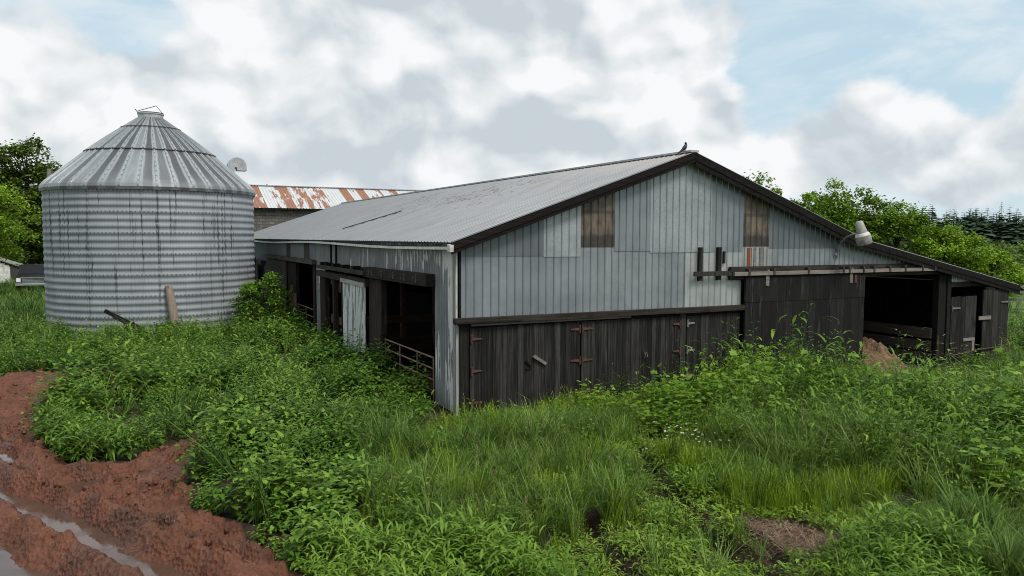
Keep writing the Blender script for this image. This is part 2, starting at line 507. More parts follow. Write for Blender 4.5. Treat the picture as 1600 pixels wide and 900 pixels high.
# ------------------------------------------------------------------ mesh helpers
class MB:
    """collects shapes into one mesh; every shape may carry a tone"""
    def __init__(s):
        s.v, s.f, s.t, s.cuts = [], [], [], []

    def add(s, vs, fs, tn=None):
        k = len(s.v)
        s.cuts.append((k, len(s.f)))
        tn = random.random() if tn is None else tn
        s.v += [tuple(p) for p in vs]
        s.f += [tuple(i+k for i in f) for f in fs]
        s.t += [tn]*len(vs)
        return s

    def build_each(s, name, mat, parent=None, **kw):
        """one object per shape added"""
        cuts = s.cuts+[(len(s.v), len(s.f))]
        out = []
        for (v0, f0), (v1, f1) in zip(cuts[:-1], cuts[1:]):
            m_ = MB()
            m_.v, m_.t = s.v[v0:v1], s.t[v0:v1]
            m_.f = [tuple(i-v0 for i in f) for f in s.f[f0:f1]]
            out.append(m_.build(name, mat, parent, **kw))
        return out

    def box(s, x0, x1, y0, y1, z0, z1, tn=None, jit=0.):
        vs = [(x, y, z) for x in (x0, x1) for y in (y0, y1) for z in (z0, z1)]
        if jit:
            vs = [tuple(c+random.uniform(-jit, jit) for c in p) for p in vs]
        return s.add(vs, [(0, 1, 3, 2), (4, 6, 7, 5), (0, 4, 5, 1), (2, 3, 7, 6), (0, 2, 6, 4), (1, 5, 7, 3)], tn)

    def bar(s, a, b, w, h, up=(0, 0, 1), tn=None, taper=1.):
        a, b = Vector(a), Vector(b)
        d = (b-a).normalized()
        u = Vector(up)
        r = d.cross(u)
        if r.length < 1e-4:
            r = d.cross(Vector((1, 0, 0)))
        r.normalize()
        u = r.cross(d)
        vs = []
        for p, k in ((a, 1.), (b, taper)):
            for i, j in ((-1, -1), (1, -1), (1, 1), (-1, 1)):
                vs.append(p+r*(i*w/2*k)+u*(j*h/2*k))
        return s.add(vs, [(0, 3, 2, 1), (4, 5, 6, 7), (0, 1, 5, 4), (1, 2, 6, 5), (2, 3, 7, 6), (3, 0, 4, 7)], tn)

    def tube(s, pts, rads, n=10, cap=True, tn=None):
        pts = [Vector(p) for p in pts]
        if isinstance(rads, (int, float)):
            rads = [rads]*len(pts)
        vs, fs = [], []
        prev = None
        for i, p in enumerate(pts):
            d = (pts[min(i+1, len(pts)-1)]-pts[max(i-1, 0)]).normalized()
            if prev is None:
                r = d.cross(Vector((0, 0, 1)))
                if r.length < 1e-3:
                    r = d.cross(Vector((1, 0, 0)))
            else:
                r = prev-d*prev.dot(d)
            r.normalize()
            prev = r
            u = r.cross(d)
            for k in range(n):
                a = 2*PI*k/n
                vs.append(p+(r*math.cos(a)+u*math.sin(a))*rads[i])
        for i in range(len(pts)-1):
            for k in range(n):
                a, b = i*n+k, i*n+(k+1) % n
                fs.append((a, b, b+n, a+n))
        if cap:
            fs.append(tuple(range(n))[::-1])
            fs.append(tuple((len(pts)-1)*n+k for k in range(n)))
        return s.add(vs, fs, tn)

    def lathe(s, prof, n=48, c=(0, 0, 0), tn=None):
        vs, fs = [], []
        for r, z in prof:
            for k in range(n):
                a = 2*PI*k/n
                vs.append((c[0]+r*math.cos(a), c[1]+r*math.sin(a), c[2]+z))
        for i in range(len(prof)-1):
            for k in range(n):
                a, b = i*n+k, i*n+(k+1) % n
                fs.append((a, b, b+n, a+n))
        return s.add(vs, fs, tn)

    def prism(s, poly, axis, a, b, tn=None):
        """extrude a 2-D polygon along axis from a to b"""
        def P(u, v, w_):
            return [(w_, u, v), (u, w_, v), (u, v, w_)][axis]
        n = len(poly)
        vs = [P(u, v, a) for u, v in poly]+[P(u, v, b) for u, v in poly]
        fs = [tuple(range(n)), tuple(range(2*n-1, n-1, -1))]
        fs += [(i, i+n, (i+1) % n+n, (i+1) % n) for i in range(n)]
        return s.add(vs, fs, tn)

    def build(s, name, mat, parent=None, smooth=False, bevel=0.):
        me = bpy.data.meshes.new(name)
        me.from_pydata(s.v, [], s.f)
        at = me.attributes.new('tone', 'FLOAT', 'POINT')
        at.data.foreach_set('value', s.t)
        me.materials.append(MT[mat] if isinstance(mat, str) else mat)
        if smooth:
            me.polygons.foreach_set('use_smooth', [True]*len(me.polygons))
        o = bpy.data.objects.new(name, me)
        COL.objects.link(o)
        import bmesh
        bm = bmesh.new()
        bm.from_mesh(me)
        bmesh.ops.recalc_face_normals(bm, faces=bm.faces)
        bm.to_mesh(me)
        bm.free()
        if parent:
            o.parent = parent
        if bevel:
            b = o.modifiers.new('bevel', 'BEVEL')
            b.width = bevel
            b.segments = 2
        if smooth:
            me.set_sharp_from_angle(angle=math.radians(40))
        return o


def thing(name, label, cat, loc=(0, 0, 0), rotz=0., group=None):
    o = bpy.data.objects.new(name, None)
    COL.objects.link(o)
    o.location = loc
    o.rotation_euler = (0, 0, rotz)
    return tag(o, label, cat, group)


def tag(o, label, cat, group=None):
    o['label'] = label
    o['category'] = cat
    if group:
        o['group'] = group
    return o


def kind(o, k):
    o['kind'] = k
    return o


def ribbed(u0, u1, low, top, place, pitch=.2032, rw=.045, rh=.02, ph=0., dv=None):
    """sheet with a raised rib every `pitch`; low/top give the edge heights at u; place(u, v, n) -> xyz"""
    us = [u0]
    k = math.floor(u0/pitch)-1
    while k*pitch < u1+pitch:
        c = k*pitch+ph
        for du, n in ((-rw/2, 0), (-rw/4, 1), (rw/4, 1), (rw/2, 0)):
            if u0 < c+du < u1:
                us.append((c+du, n))
        k += 1
    us = [(u0, 0)]+us[1:]+[(u1, 0)]
    m = MB()
    vs, fs = [], []
    nv = dv or 1
    for u, n in us:
        a, b = low(u), top(u)
        for j in range(nv+1):
            vs.append(place(u, a+(b-a)*j/nv, n*rh))
    for i in range(len(us)-1):
        for j in range(nv):
            a = i*(nv+1)+j
            fs.append((a, a+nv+1, a+nv+2, a+1))
    m.add(vs, fs, .5)
    return m


def copy_thing(src, loc, rotz=0., scale=None):
    r = src.copy()
    COL.objects.link(r)
    r.location = loc
    r.rotation_euler = (0, 0, rotz)
    if scale:
        r.scale = scale
    for ch in list(src.children):
        c = ch.copy()
        COL.objects.link(c)
        c.parent = r
        for g in list(ch.children):
            d = g.copy()
            COL.objects.link(d)
            d.parent = c
    return r

# ================================================================== the setting: ground, water
def vnoise(x, y, seed=0):
    xi, yi = np.floor(x).astype(np.int64), np.floor(y).astype(np.int64)
    fx, fy = x-xi, y-yi
    fx, fy = fx*fx*(3-2*fx), fy*fy*(3-2*fy)

    def h(a, b):
        n = (a*374761393+b*668265263+seed*974711) & 0x7fffffff
        n = ((n ^ (n >> 13))*1274126177) & 0x7fffffff
        return ((n ^ (n >> 16)) & 0xffff)/65535.
    return (h(xi, yi)*(1-fx)+h(xi+1, yi)*fx)*(1-fy)+(h(xi, yi+1)*(1-fx)+h(xi+1, yi+1)*fx)*fy


def fbm(x, y, seed=0, oct=4):
    s, a, t = 0, 1., 0
    for k in range(oct):
        s = s+a*vnoise(x*2**k, y*2**k, seed+k*17)
        t += a
        a *= .5
    return s/t


def inpoly(x, y, poly):
    r = np.zeros(np.shape(x), bool)
    n = len(poly)
    for i in range(n):
        x0, y0 = poly[i]
        x1, y1 = poly[(i+1) % n]
        c = ((y0 > y) != (y1 > y)) & (x < (x1-x0)*(y-y0)/((y1-y0) or 1e-9)+x0)
        r ^= c
    return r


def segdist(x, y, pts):
    best = np.full(np.shape(x), 1e9)
    for (x0, y0), (x1, y1) in zip(pts[:-1], pts[1:]):
        dx, dy = x1-x0, y1-y0
        t = np.clip(((x-x0)*dx+(y-y0)*dy)/(dx*dx+dy*dy), 0, 1)
        best = np.minimum(best, np.hypot(x-x0-t*dx, y-y0-t*dy))
    return best


MUD = [(-30, -25), (-3.6, -25), (-4.3, -9), (-4.85, -6.7), (-5.0, -5.6), (-5.7, -3.8), (-5.75, -2.0), (-5.3, -.9), (-4.9, .7),
       (-5.6, .05), (-6.65, -.75), (-7.43, -.57), (-8.05, 1.3), (-8.15, 4.0), (-7.0, 6.2), (-6.3, 8.6), (-7.6, 9.7), (-9.7, 10.1), (-14, 11), (-30, 11)]
RUTS = [([(-9.9, 2.2), (-8.4, -1.45), (-7.5, -3.15), (-6.25, -5.8), (-4.6, -9.6)], .29, .17, .12),
        ([(-11.2, 1.6), (-9.6, -1.4), (-8.75, -3.1), (-7.6, -5.4), (-5.8, -9.4)], .36, .16, .09),
        ([(-8.9, 1.5), (-7.9, -.8), (-7.1, -1.9)], .22, .14, .07),
        ([(-7.3, -1.5), (-6.4, -1.45), (-5.6, -.9), (-5.2, -.2)], .25, .155, .07),
        ([(-6.7, -3.0), (-6.0, -2.7), (-5.7, -2.4)], .18, .15, .07),
        ([(-6.3, -4.8), (-5.7, -4.6), (-5.2, -5.2), (-4.6, -6.6)], .2, .07, .07),
        ([(-8.3, -.1), (-7.35, -2.0), (-6.3, -4.1), (-5.3, -6.1)], .13, .09, .09),
        ([(-7.0, -1.1), (-6.5, -2.3), (-5.9, -3.3)], .12, .08, .07),
        ([(-9.4, 3.9), (-8.6, 2.2), (-8.5, .2), (-8.0, -1.2)], .14, .08, .07),
        ([(-12, 5.2), (-9.4, 4.6), (-8.2, 5.0), (-7.2, 6.9)], .22, .08, .06),
        ([(-12, 7.5), (-9.4, 6.9), (-7.4, 8.4)], .25, .07, .06),
        ([(-12, 3.3), (-9.2, 2.9), (-8.3, 3.1)], .2, .07, .05)]
TRACKS = [([(1.75, -4.3), (1.0, -5.9), (.15, -8.25), (-.3, -10.5)], .17, .22, .06),
          ([(-.75, -6.6), (-1.2, -7.4), (-1.75, -9.6)], .15, .2, .05),
          ([(1.0, -7.0), (.55, -8.6), (.2, -10)], .14, .1, .04)]


def mudmask(x, y):
    wob = (fbm(x*1.7, y*1.7, 5, 3)-.5)*.5
    return inpoly(x+wob, y-wob, MUD).astype(float)


def gheight(x, y):
    h = -.018*np.clip(x-8, 0, 14)
    far = np.clip((np.hypot(x, y)-60)/200, 0, 1)
    h = h+far*(fbm(x/90, y/90, 3, 2)-.5)*2.0
    m = mudmask(x, y)
    loc = (np.abs(x) < 40) & (np.abs(y) < 40)
    h = h+np.where(loc, (fbm(x*.6, y*.6, 9, 3)-.5)*.10, 0)
    clod = (fbm(x*2.2, y*2.2, 1, 3)-.5)*.19+np.clip(fbm(x*6, y*6, 2, 4)-.45, 0, 1)*.42*np.clip(fbm(x*1.1, y*1.1, 6, 2)*2-.5, 0, 1)+(np.abs(fbm(x*9, y*9, 4, 3)-.5))*.17
    inside = np.zeros(np.shape(x))
    for pts, hw, dep, berm in RUTS+TRACKS:
        near = (x > -14) & (x < 4) & (y > -12) & (y < 12)
        d = segdist(x, y, pts)+(fbm(x*2.2, y*2.2, 21, 3)-.5)*.15
        prof = -dep*np.exp(-(d/hw)**4)+berm*np.exp(-((d-hw*1.55)/(hw*.55))**2)
        h = h+np.where(near, prof, 0)
        if dep in (.17, .16):
            h = h+np.where(near, (fbm(x*1.5, y*1.5, 27, 2)-.56)*.24*np.exp(-(d/hw)**4), 0)
        inside = np.maximum(inside, np.where(near, np.exp(-(d/(hw*1.05))**4), 0))
    h = h+m*clod*(1-.75*inside)
    # tyre lug marks on the berm between the two main ruts
    nn = x*.898+y*.439
    al = x*.439-y*.898
    lug = .022*np.sin(al*2*PI/.21+np.abs(nn+8.6)*9)*np.exp(-((nn+8.55)/.36)**2)
    return h+m*lug


def axis_pts(breaks):
    out = [breaks[0][0]]
    for a, b, st in breaks:
        n = max(1, round((b-a)/st))
        out += list(np.linspace(a, b, n+1)[1:])
    return np.array(out)


gx = axis_pts([(-4000, -600, 700), (-600, -100, 70), (-100, -20, 6), (-20, -10.5, .35), (-10.5, -4.2, .045), (-4.2, 3, .12), (3, 30, .5), (30, 100, 5), (100, 600, 50), (600, 4000, 600)])
gy = axis_pts([(-400, -40, 40), (-40, -10, 1.5), (-10, 10.5, .05), (10.5, 40, .6), (40, 120, 5), (120, 600, 50), (600, 4000, 600)])
X, Y = np.meshgrid(gx, gy)
Z = gheight(X, Y)
nx, ny = len(gx), len(gy)
me = bpy.data.meshes.new('ground')
me.vertices.add(nx*ny)
me.vertices.foreach_set('co', np.stack([X, Y, Z], -1).astype(np.float32).ravel())
ii = (np.arange(ny-1)[:, None]*nx+np.arange(nx-1)[None]).ravel()
quads = np.stack([ii, ii+1, ii+nx+1, ii+nx], -1).astype(np.int32)
me.loops.add(quads.size)
me.loops.foreach_set('vertex_index', quads.ravel())
me.polygons.add(len(quads))
me.polygons.foreach_set('loop_start', np.arange(0, quads.size, 4, dtype=np.int32))
me.polygons.foreach_set('use_smooth', np.ones(len(quads), bool))
me.update()
at = me.attributes.new('mud', 'FLOAT', 'POINT')
at.data.foreach_set('value', mudmask(X, Y).astype(np.float32).ravel())
ground = bpy.data.objects.new('ground', me)
COL.objects.link(ground)
kind(ground, 'structure')
m, t = newmat('red_mud_and_soil')
o = objc(t)
mudf = t.n('ShaderNodeAttribute', {'attribute_name': 'mud'}).outputs['Fac']
s = t.n('ShaderNodeSeparateXYZ', None, Vector=o)
n1 = t.noise(o, 2.2, 6, .65)
n2 = t.noise(o, 14, 5, .7)
mudc = t.mix(t.ramp(n1, .3, .7), (.085, .031, .016), (.175, .069, .039))
mudc = t.mix(t.ramp(n2, .4, .65, 0, .75), mudc, (.125, .050, .030))
n3 = t.noise(o, .8, 4, .6)
mudc = t.mix(t.ramp(n3, .48, .64, 0, .6), mudc, (.055, .026, .016))
crumb = t.n('ShaderNodeTexVoronoi', None, Vector=o, Scale=16)
soil = t.mix(t.ramp(n1, .3, .7), (.022, .015, .009), (.050, .032, .019))
far = t.mix(t.ramp(t.noise(o, .06, 6, .6), .3, .7), (.07, .125, .028), (.115, .175, .045))
dist = t.vmath('LENGTH', t.vmath('SUBTRACT', o, tuple(CAM)))
soil = t.mix(t.ramp(dist, 32, 46), soil, far)
wet = t.ramp(n3, .42, .62, .8, .34)
hgt = t.math('ADD', t.math('MULTIPLY', n2, .5), t.math('MULTIPLY', crumb.outputs['Distance'], .6))
finish(t, t.mix(mudf, soil, mudc), t.mix(mudf, (.9, .9, .9), wet), 0, hgt, 1.0, .06, spec=.3)
me.materials.append(m)

# standing water in the wheel ruts: a level sheet that shows where the mud dips below it
m, t = newmat('muddy_rain_water')
o = objc(t)
finish(t, t.mix(t.noise(o, 1.2, 3), (.05, .028, .02), (.10, .055, .04)), t.ramp(t.noise(o, 2.5, 5, .65), .4, .7, .04, .3), 0, t.noise(o, 12, 3), .1, .01, spec=.55)
wm = MB()
wm.add([(-13, -11, -.079), (-4.7, -11, -.079), (-4.7, 3, -.079), (-13, 3, -.079)], [(0, 1, 2, 3)])
kind(wm.build('puddle_water', m), 'structure')

# loose clods thrown up along the ruts
def clods():
    r = np.random.default_rng(11)
    n = 9000
    x, y = r.uniform(-11, -4.3, n), r.uniform(-9.5, 10, n)
    ok = mudmask(x, y) > .5
    dens = np.clip(fbm(x*1.2, y*1.2, 44, 3)*2.2-.75, .06, 1)
    ok &= r.random(n) < dens
    for pts, hw, dep, berm in RUTS[:2]:
        ok &= segdist(x, y, pts) > hw
    x, y = x[ok], y[ok]
    z = gheight(x, y)
    p = (1+5**.5)/2
    ico = np.array([(-1, p, 0), (1, p, 0), (-1, -p, 0), (1, -p, 0), (0, -1, p), (0, 1, p), (0, -1, -p), (0, 1, -p), (p, 0, -1), (p, 0, 1), (-p, 0, -1), (-p, 0, 1)])/1.9
    fc = np.array([(0, 11, 5), (0, 5, 1), (0, 1, 7), (0, 7, 10), (0, 10, 11), (1, 5, 9), (5, 11, 4), (11, 10, 2), (10, 7, 6), (7, 1, 8),
                   (3, 9, 4), (3, 4, 2), (3, 2, 6), (3, 6, 8), (3, 8, 9), (4, 9, 5), (2, 4, 11), (6, 2, 10), (8, 6, 7), (9, 8, 1)])
    k = len(x)
    s_ = (.012+.045*r.random(k)**2.5)[:, None, None]*r.uniform(.7, 1.3, (k, 1, 3))
    v = ico[None]*s_*r.uniform(.75, 1.25, (k, 12, 1))+np.stack([x, y, z+.004], -1)[:, None]
    f = (fc[None]+(np.arange(k)*12)[:, None, None]).reshape(-1, 3)
    me_ = bpy.data.meshes.new('mud_clods')
    me_.from_pydata(v.reshape(-1, 3).tolist(), [], f.tolist())
    a_ = me_.attributes.new('mud', 'FLOAT', 'POINT')
    a_.data.foreach_set('value', np.ones(k*12, np.float32))
    me_.polygons.foreach_set('use_smooth', [True]*len(me_.polygons))
    me_.materials.append(ground.data.materials[0])
    ob = bpy.data.objects.new('mud_clods', me_)
    COL.objects.link(ob)
    kind(ob, 'stuff')


clods()
# ================================================================== buildings
barn = thing('barn', 'long low grey metal barn with black plank doors and ribbed silver roof', 'barn')
AX, AZ, EZ = 6.4, 6.06, 3.86            # ridge, eave
RX, LX, LZ = 12.8, 20.1, 2.42           # right eave line, lean-to end
BL = 34.0
SL = (AZ-EZ)/AX


def roof_z(x):
    if x <= AX:
        return EZ+SL*x
    if x <= RX:
        return AZ-SL*(x-AX)
    return EZ-(x-RX)*(EZ-LZ)/(LX-RX)


# ---- gable sheeting, each run of sheets a part of its own tone
gp = lambda u, v, n: (u, -n, v)


def gsheet(name, mat, x0, x1, z0, z1=None, y=0.):
    f = (lambda u: roof_z(u)-.05) if z1 is None else (lambda u: z1)
    pl_ = lambda u, v, n: (u, -n-y, v)
    return ribbed(x0, x1, lambda u: z0, f, pl_).build(name, mat, barn)


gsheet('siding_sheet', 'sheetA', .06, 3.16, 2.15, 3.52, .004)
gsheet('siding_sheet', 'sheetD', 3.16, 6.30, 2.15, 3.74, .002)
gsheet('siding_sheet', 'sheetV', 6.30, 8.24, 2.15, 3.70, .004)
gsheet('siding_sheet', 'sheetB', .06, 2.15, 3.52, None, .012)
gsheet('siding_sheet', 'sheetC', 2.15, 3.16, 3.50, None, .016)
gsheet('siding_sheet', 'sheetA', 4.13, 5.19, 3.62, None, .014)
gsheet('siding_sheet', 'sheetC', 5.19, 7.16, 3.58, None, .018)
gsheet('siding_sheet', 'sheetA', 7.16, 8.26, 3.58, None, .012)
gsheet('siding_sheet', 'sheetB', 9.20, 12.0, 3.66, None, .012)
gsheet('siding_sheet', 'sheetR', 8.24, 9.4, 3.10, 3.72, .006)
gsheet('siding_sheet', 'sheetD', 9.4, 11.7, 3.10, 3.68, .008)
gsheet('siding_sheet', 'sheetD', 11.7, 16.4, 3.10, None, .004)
for x0, x1 in ((3.16, 4.13), (8.26, 9.20)):
    p = gsheet('translucent_panel', 'fibre', x0, x1, 3.72, None, .009)
    p['label'] = 'brown see-through sheet let into the metal gable'
rs = MB()
rs.box(8.43, 8.58, -.021, -.010, 3.10, 3.69)
o_ = rs.build('rust_patch', mat_wood('rust_strip', (.20, .055, .025), (.33, .12, .06), 2), barn)
lw_ = MB()
lw_.box(8.66, 8.74, -.021, -.010, 3.10, 3.70).box(8.86, 9.02, -.021, -.010, 3.12, 3.70)
lw_.build_each('pale_flashing', 'bleached', barn)

# ---- left long wall, ribbed sheet round the two openings
lp = lambda u, v, n: (-n, u, v)


def lsheet(y0, y1, z0, z1, mat='peeled'):
    return ribbed(y0, y1, lambda u: z0, lambda u: z1, lp, .155, .085, .03).build('wall_sheet', mat, barn)


lsheet(.0, 1.36, 0.03, EZ-.05)
lsheet(1.36, 12.1, 2.86, EZ-.05)
lsheet(12.1, 13.5, 0, EZ-.05)
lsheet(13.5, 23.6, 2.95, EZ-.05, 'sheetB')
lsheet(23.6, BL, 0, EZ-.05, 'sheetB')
mb = MB()
mb.box(-.05, -.034, 14.6, 15.5, 2.97, EZ-.06).box(-.05, -.034, 18.3, 19.1, 2.97, EZ-.06)
mb.build_each('dark_patch', 'greyply', barn)
mb = MB()
mb.box(-.062, -.035, 11.05, 11.2, 2.9, EZ-.06).box(-.062, -.035, 10.35, 10.5, 2.9, EZ-.06)
mb.build_each('cover_strip', 'black', barn)
# white corner boards
mb = MB()
mb.box(-.05, -.032, .015, .16, 0, 3.72).box(-.048, .05, -.032, -.002, 0, 2.0)
mb.build('corner_board', mat_wood('flaked_corner_board', (.22, .22, .21), (.72, .73, .72), 2, patch=(.12, .115, .11), pamt=.8), barn)
mb = MB()
mb.box(.02, .075, -.03, -.024, 2.16, 3.78)
mb.build('corner_strip', 'black', barn)

# ---- roof
def slope(name, xa, za, xb, zb, y0, y1, mat='roof', th=.03):
    L = math.hypot(xb-xa, zb-za)
    ux, uz = (xb-xa)/L, (zb-za)/L
    nx_, nz = -uz, ux
    if nz < 0:
        nx_, nz = -nx_, -nz

    def P(u, v, n):
        return (xa+ux*v+nx_*n, u, za+uz*v+nz*n)
    m_ = ribbed(y0, y1, lambda u: 0, lambda u: L, P, .2032, .075, .024, dv=6)
    base_n = len(m_.v)
    m_.add([P(y0, 0, -th), P(y1, 0, -th), P(y1, L, -th), P(y0, L, -th)], [(0, 1, 2, 3)], .5)
    return m_.build(name, mat, barn)


OV = .22
slope('roof', -.22, EZ-.22*SL+.05, AX, AZ+.05, -OV, BL+.1)
slope('roof', AX, AZ+.05, RX, EZ+.05, -OV, BL+.1)
slope('roof', RX, EZ+.045, LX+.40, LZ+.05-.40*.197, -OV, BL+.1)
# a lifted sheet edge across the left slope
mb = MB()
for k in range(8):
    t0, t1 = k/8, (k+1)/8
    a = (.86+1.9*t0, 12.94-1.1*t0)
    b = (.86+1.9*t1+.02, 12.94-1.1*t1)
    mb.bar((a[0], a[1], roof_z(a[0])+.10), (b[0], b[1], roof_z(b[0])+.10), .06, .03)
mb.build('lifted_seam', 'darkiron', barn)
mb = MB()
mb.bar((AX-.01, -OV, AZ+.07), (AX-.01, BL+.1, AZ+.07), .26, .05)
mb.build('ridge_cap', 'galv', barn)


def rake(xa, za, xb, zb, y, h=.19, mat='fasciaw', inner=True):
    m_ = MB()
    m_.prism([(xa, za+.03), (xb, zb+.03), (xb, zb-h*.55), (xa, za-h*.55)], 1, y-.035, y, .6)
    if inner:
        m_.prism([(xa, za-h*.55), (xb, zb-h*.55), (xb, zb-h), (xa, za-h)], 1, y-.02, y-.004, .2)
    return m_.build('fascia_board', mat, barn)


rake(-.24, EZ-.24*SL, AX, AZ, -OV-.003, .20)
rake(AX+.004, AZ, RX, EZ, -OV-.005, .30, 'black')
rake(RX+.004, EZ, LX+.41, LZ-.41*.197, -OV-.005, .26, 'black')
mb = MB()
mb.prism([(-.2, EZ-.08-.2*SL), (AX, AZ-.06), (AX, AZ-.10), (-.2, EZ-.12-.2*SL)], 1, -OV, 0)
mb.prism([(AX, AZ-.06), (RX, EZ-.06), (RX, EZ-.10), (AX, AZ-.10)], 1, -OV+.001, .001)
mb.prism([(RX, EZ-.06), (LX+.36, LZ-.12), (LX+.36, LZ-.16), (RX, EZ-.10)], 1, -OV+.002, .002)
mb.build('soffit', 'black', barn)
mb = MB()
for k in range(17):
    y0, y1 = -OV+k*2.0, -OV+k*2.0+1.995
    dz0 = -.03*math.sin(k*.7)-.02
    dz1 = -.03*math.sin((k+1)*.7)-.02
    mb.bar((-.2, y0, EZ-.12+dz0), (-.2, y1, EZ-.12+dz1), .04, .10)
mb.build('fascia_board', 'black', barn)
mb = MB()
for k in range(17):
    y0, y1 = -OV-.03+k*2.0, -OV-.03+k*2.0+1.995
    dz0 = -.035*math.sin(k*.7)-.02
    dz1 = -.035*math.sin((k+1)*.7)-.02
    mb.bar((-.245, y0, EZ-.125+dz0), (-.245, y1, EZ-.125+dz1), .045, .065)
mb.bar((-.25, -OV-.06, EZ-.15), (-.25, -OV+.1, EZ-.14), .09, .15)
mb.build('gutter', 'white', barn)

# ---- inner shell: back walls, right wall, partition, frames; keeps the inside dark
mb = MB()
mb.prism([(0, -.2), (0, EZ-.1), (AX, AZ-.1), (RX, EZ-.1), (LX, LZ-.1), (LX, -.4)], 1, BL-.1, BL)
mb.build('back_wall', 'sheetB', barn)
mb = MB()
mb.box(LX-.05, LX, .05, BL-.1, -.4, LZ+.0)
mb.build('side_wall', 'wood', barn)
mb = MB()
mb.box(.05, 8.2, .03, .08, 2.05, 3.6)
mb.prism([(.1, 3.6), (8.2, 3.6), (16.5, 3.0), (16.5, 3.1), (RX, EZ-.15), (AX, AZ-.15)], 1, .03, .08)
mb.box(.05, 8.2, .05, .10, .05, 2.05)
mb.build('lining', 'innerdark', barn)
mb = MB()
for i, z in enumerate((.12, .5, .92)):
    mb.box(16.42, 16.48, .12, 6, z-(.16 if i else .2), z+.17, random.random())
mb.build('partition_wall', mat_wood('scuffed_partition', (.05, .043, .037), (.19, .16, .135), 1, patch=(.15, .10, .07), pamt=.6), barn)
mb = MB()
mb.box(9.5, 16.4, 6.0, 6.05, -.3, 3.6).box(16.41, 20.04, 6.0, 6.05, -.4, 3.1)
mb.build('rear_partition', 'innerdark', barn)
mb = MB()
for x in (3.2, 6.4):
    for y in (2.5, 6, 9.5, 13, 17, 21):
        mb.box(x-.09, x+.09, y-.09, y+.09, 0, roof_z(x)-.1)
mb.build_each('inner_post', 'inner', barn)
mb = MB()
for z in (.55, .95, 1.5):
    mb.box(2.94, 3.0, 1.0, 9, z-.11, z+.11)
mb.box(-.02, 3.1, 9.6, 9.72, 1.0, 1.25).box(.2, 3.1, 9.62, 9.70, .35, .5).box(.15, 3.1, 9.62, 9.7, .02, .3)
mb.bar((3.0, 3.4, 1.75), (3.0, 7.6, 1.45), .06, .24)
mb.bar((.5, 10.4, 2.05), (.5, 12.1, 2.05), .12, .2)
mb.bar((.15, 10.2, 1.05), (.15, 12.05, 1.05), .05, .26)
mb.bar((.15, 10.2, .22), (.15, 12.05, .22), .05, .2)
mb.bar((.15, 10.2, 2.3), (.15, 12.05, 2.35), .05, .18)
mb.build_each('stall_rail', 'inner', barn)
mb = MB()
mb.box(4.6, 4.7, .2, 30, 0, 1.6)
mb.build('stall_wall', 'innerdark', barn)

# ---- left wall, near doorway: posts, track, hung corrugated door
mb = MB()
mb.box(-.10, .06, 5.21, 5.75, .02, 2.75).box(-.08, .06, 5.76, 6.46, .02, 2.72)
mb.box(-.14, -.06, 5.1, 5.24, .55, 1.25).box(-.15, -.06, 5.15, 5.5, .35, .62)
mb.build_each('door_post', 'post', barn)
mb = MB()
mb.box(-.09, .06, 11.85, 12.62, 0, 2.64).box(.02, .1, 9.2, 9.32, 0, 2.6)
mb.box(-.05, .1, 10.75, 10.95, 0, 2.6)
mb.build_each('door_post', 'post', barn)
tr = MB()
tr.bar((-.16, 1.25, 2.945), (-.16, 6.4, 2.935), .22, .29)
trk = tr.build('door_track', 'woody', barn)
mb = MB()
for y in (1.9, 2.75, 3.6, 4.6, 5.5):
    mb.tube([(-.275, y, 3.02), (-.36, y, 3.0), (-.36, y, 2.9), (-.30, y, 2.84)], .012, 6)
    mb.box(-.285, -.27, y-.05, y+.05, 2.86, 3.05)
mb.build_each('bracket', 'darkiron', trk)
tr = MB()
tr.bar((-.30, 6.2, 2.90), (-.30, 12.0, 2.90), .10, .12)
trl = tr.build('door_rail', 'woody', barn)
mb = MB()
for y in (6.5, 7.6, 8.8, 10.0, 11.0, 11.7):
    mb.box(-.28, -.04, y-.13, y+.13, 2.87, 3.06)
mb.build_each('bracket', 'black', trl)
mb = MB()
mb.bar((-.13, 6.45, 2.60), (-.13, 12.7, 2.64), .14, .2)
mb.build('header_beam', 'woody', barn)
dr = ribbed(6.52, 9.12, lambda u: .05, lambda u: 2.5, lambda u, v, n: (-.17-n, u, v), .155, .085, .03).build('sliding_door', 'peeled', barn)
dr['label'] = 'corrugated sliding door streaked with flaking white paint'
mb = MB()
mb.bar((-.215, 6.5, 2.53), (-.215, 9.2, 2.56), .04, .13)
mb.build('top_rail', mat_wood('chalky_rail', (.2, .2, .19), (.62, .62, .6), 1), dr)
mb = MB()
mb.box(-.20, -.12, 9.12, 9.2, .05, 2.5)
mb.build('edge_strip', 'black', dr)
# far doorway
mb = MB()
mb.bar((-.13, 13.4, 3.0), (-.13, 23.7, 3.0), .16, .17)
mb.build('header_beam', mat_wood('greyed_header', (.05, .045, .04), (.20, .18, .16), 1), barn)
mb = MB()
mb.box(-.08, .05, 13.5, 13.85, 0, 2.9).box(-.08, .06, 17.0, 18.75, .0, 2.86)
mb.build_each('door_post', 'post', barn)
mb = MB()
mb.box(-.12, -.085, 16.9, 17.5, .6, 1.6).box(-.13, -.085, 17.5, 18.0, .9, 1.9)
mb.build_each('splintered_board', mat_wood('raw_split_wood', (.10, .065, .045), (.30, .20, .15), 2), barn)
d2 = MB()
for k in range(4):
    d2.box(-.16, -.11, 18.8+k*1.2, 18.8+k*1.2+1.185, .05, 2.88)
d2 = d2.build('sliding_door', 'greyply', barn)
d2['label'] = 'grey plywood sliding door'
mb = MB()
mb.box(-.185, -.162, 18.8, 23.5, 1.75, 1.8)
mb.build('batten', 'bleached', d2)
mb = MB()
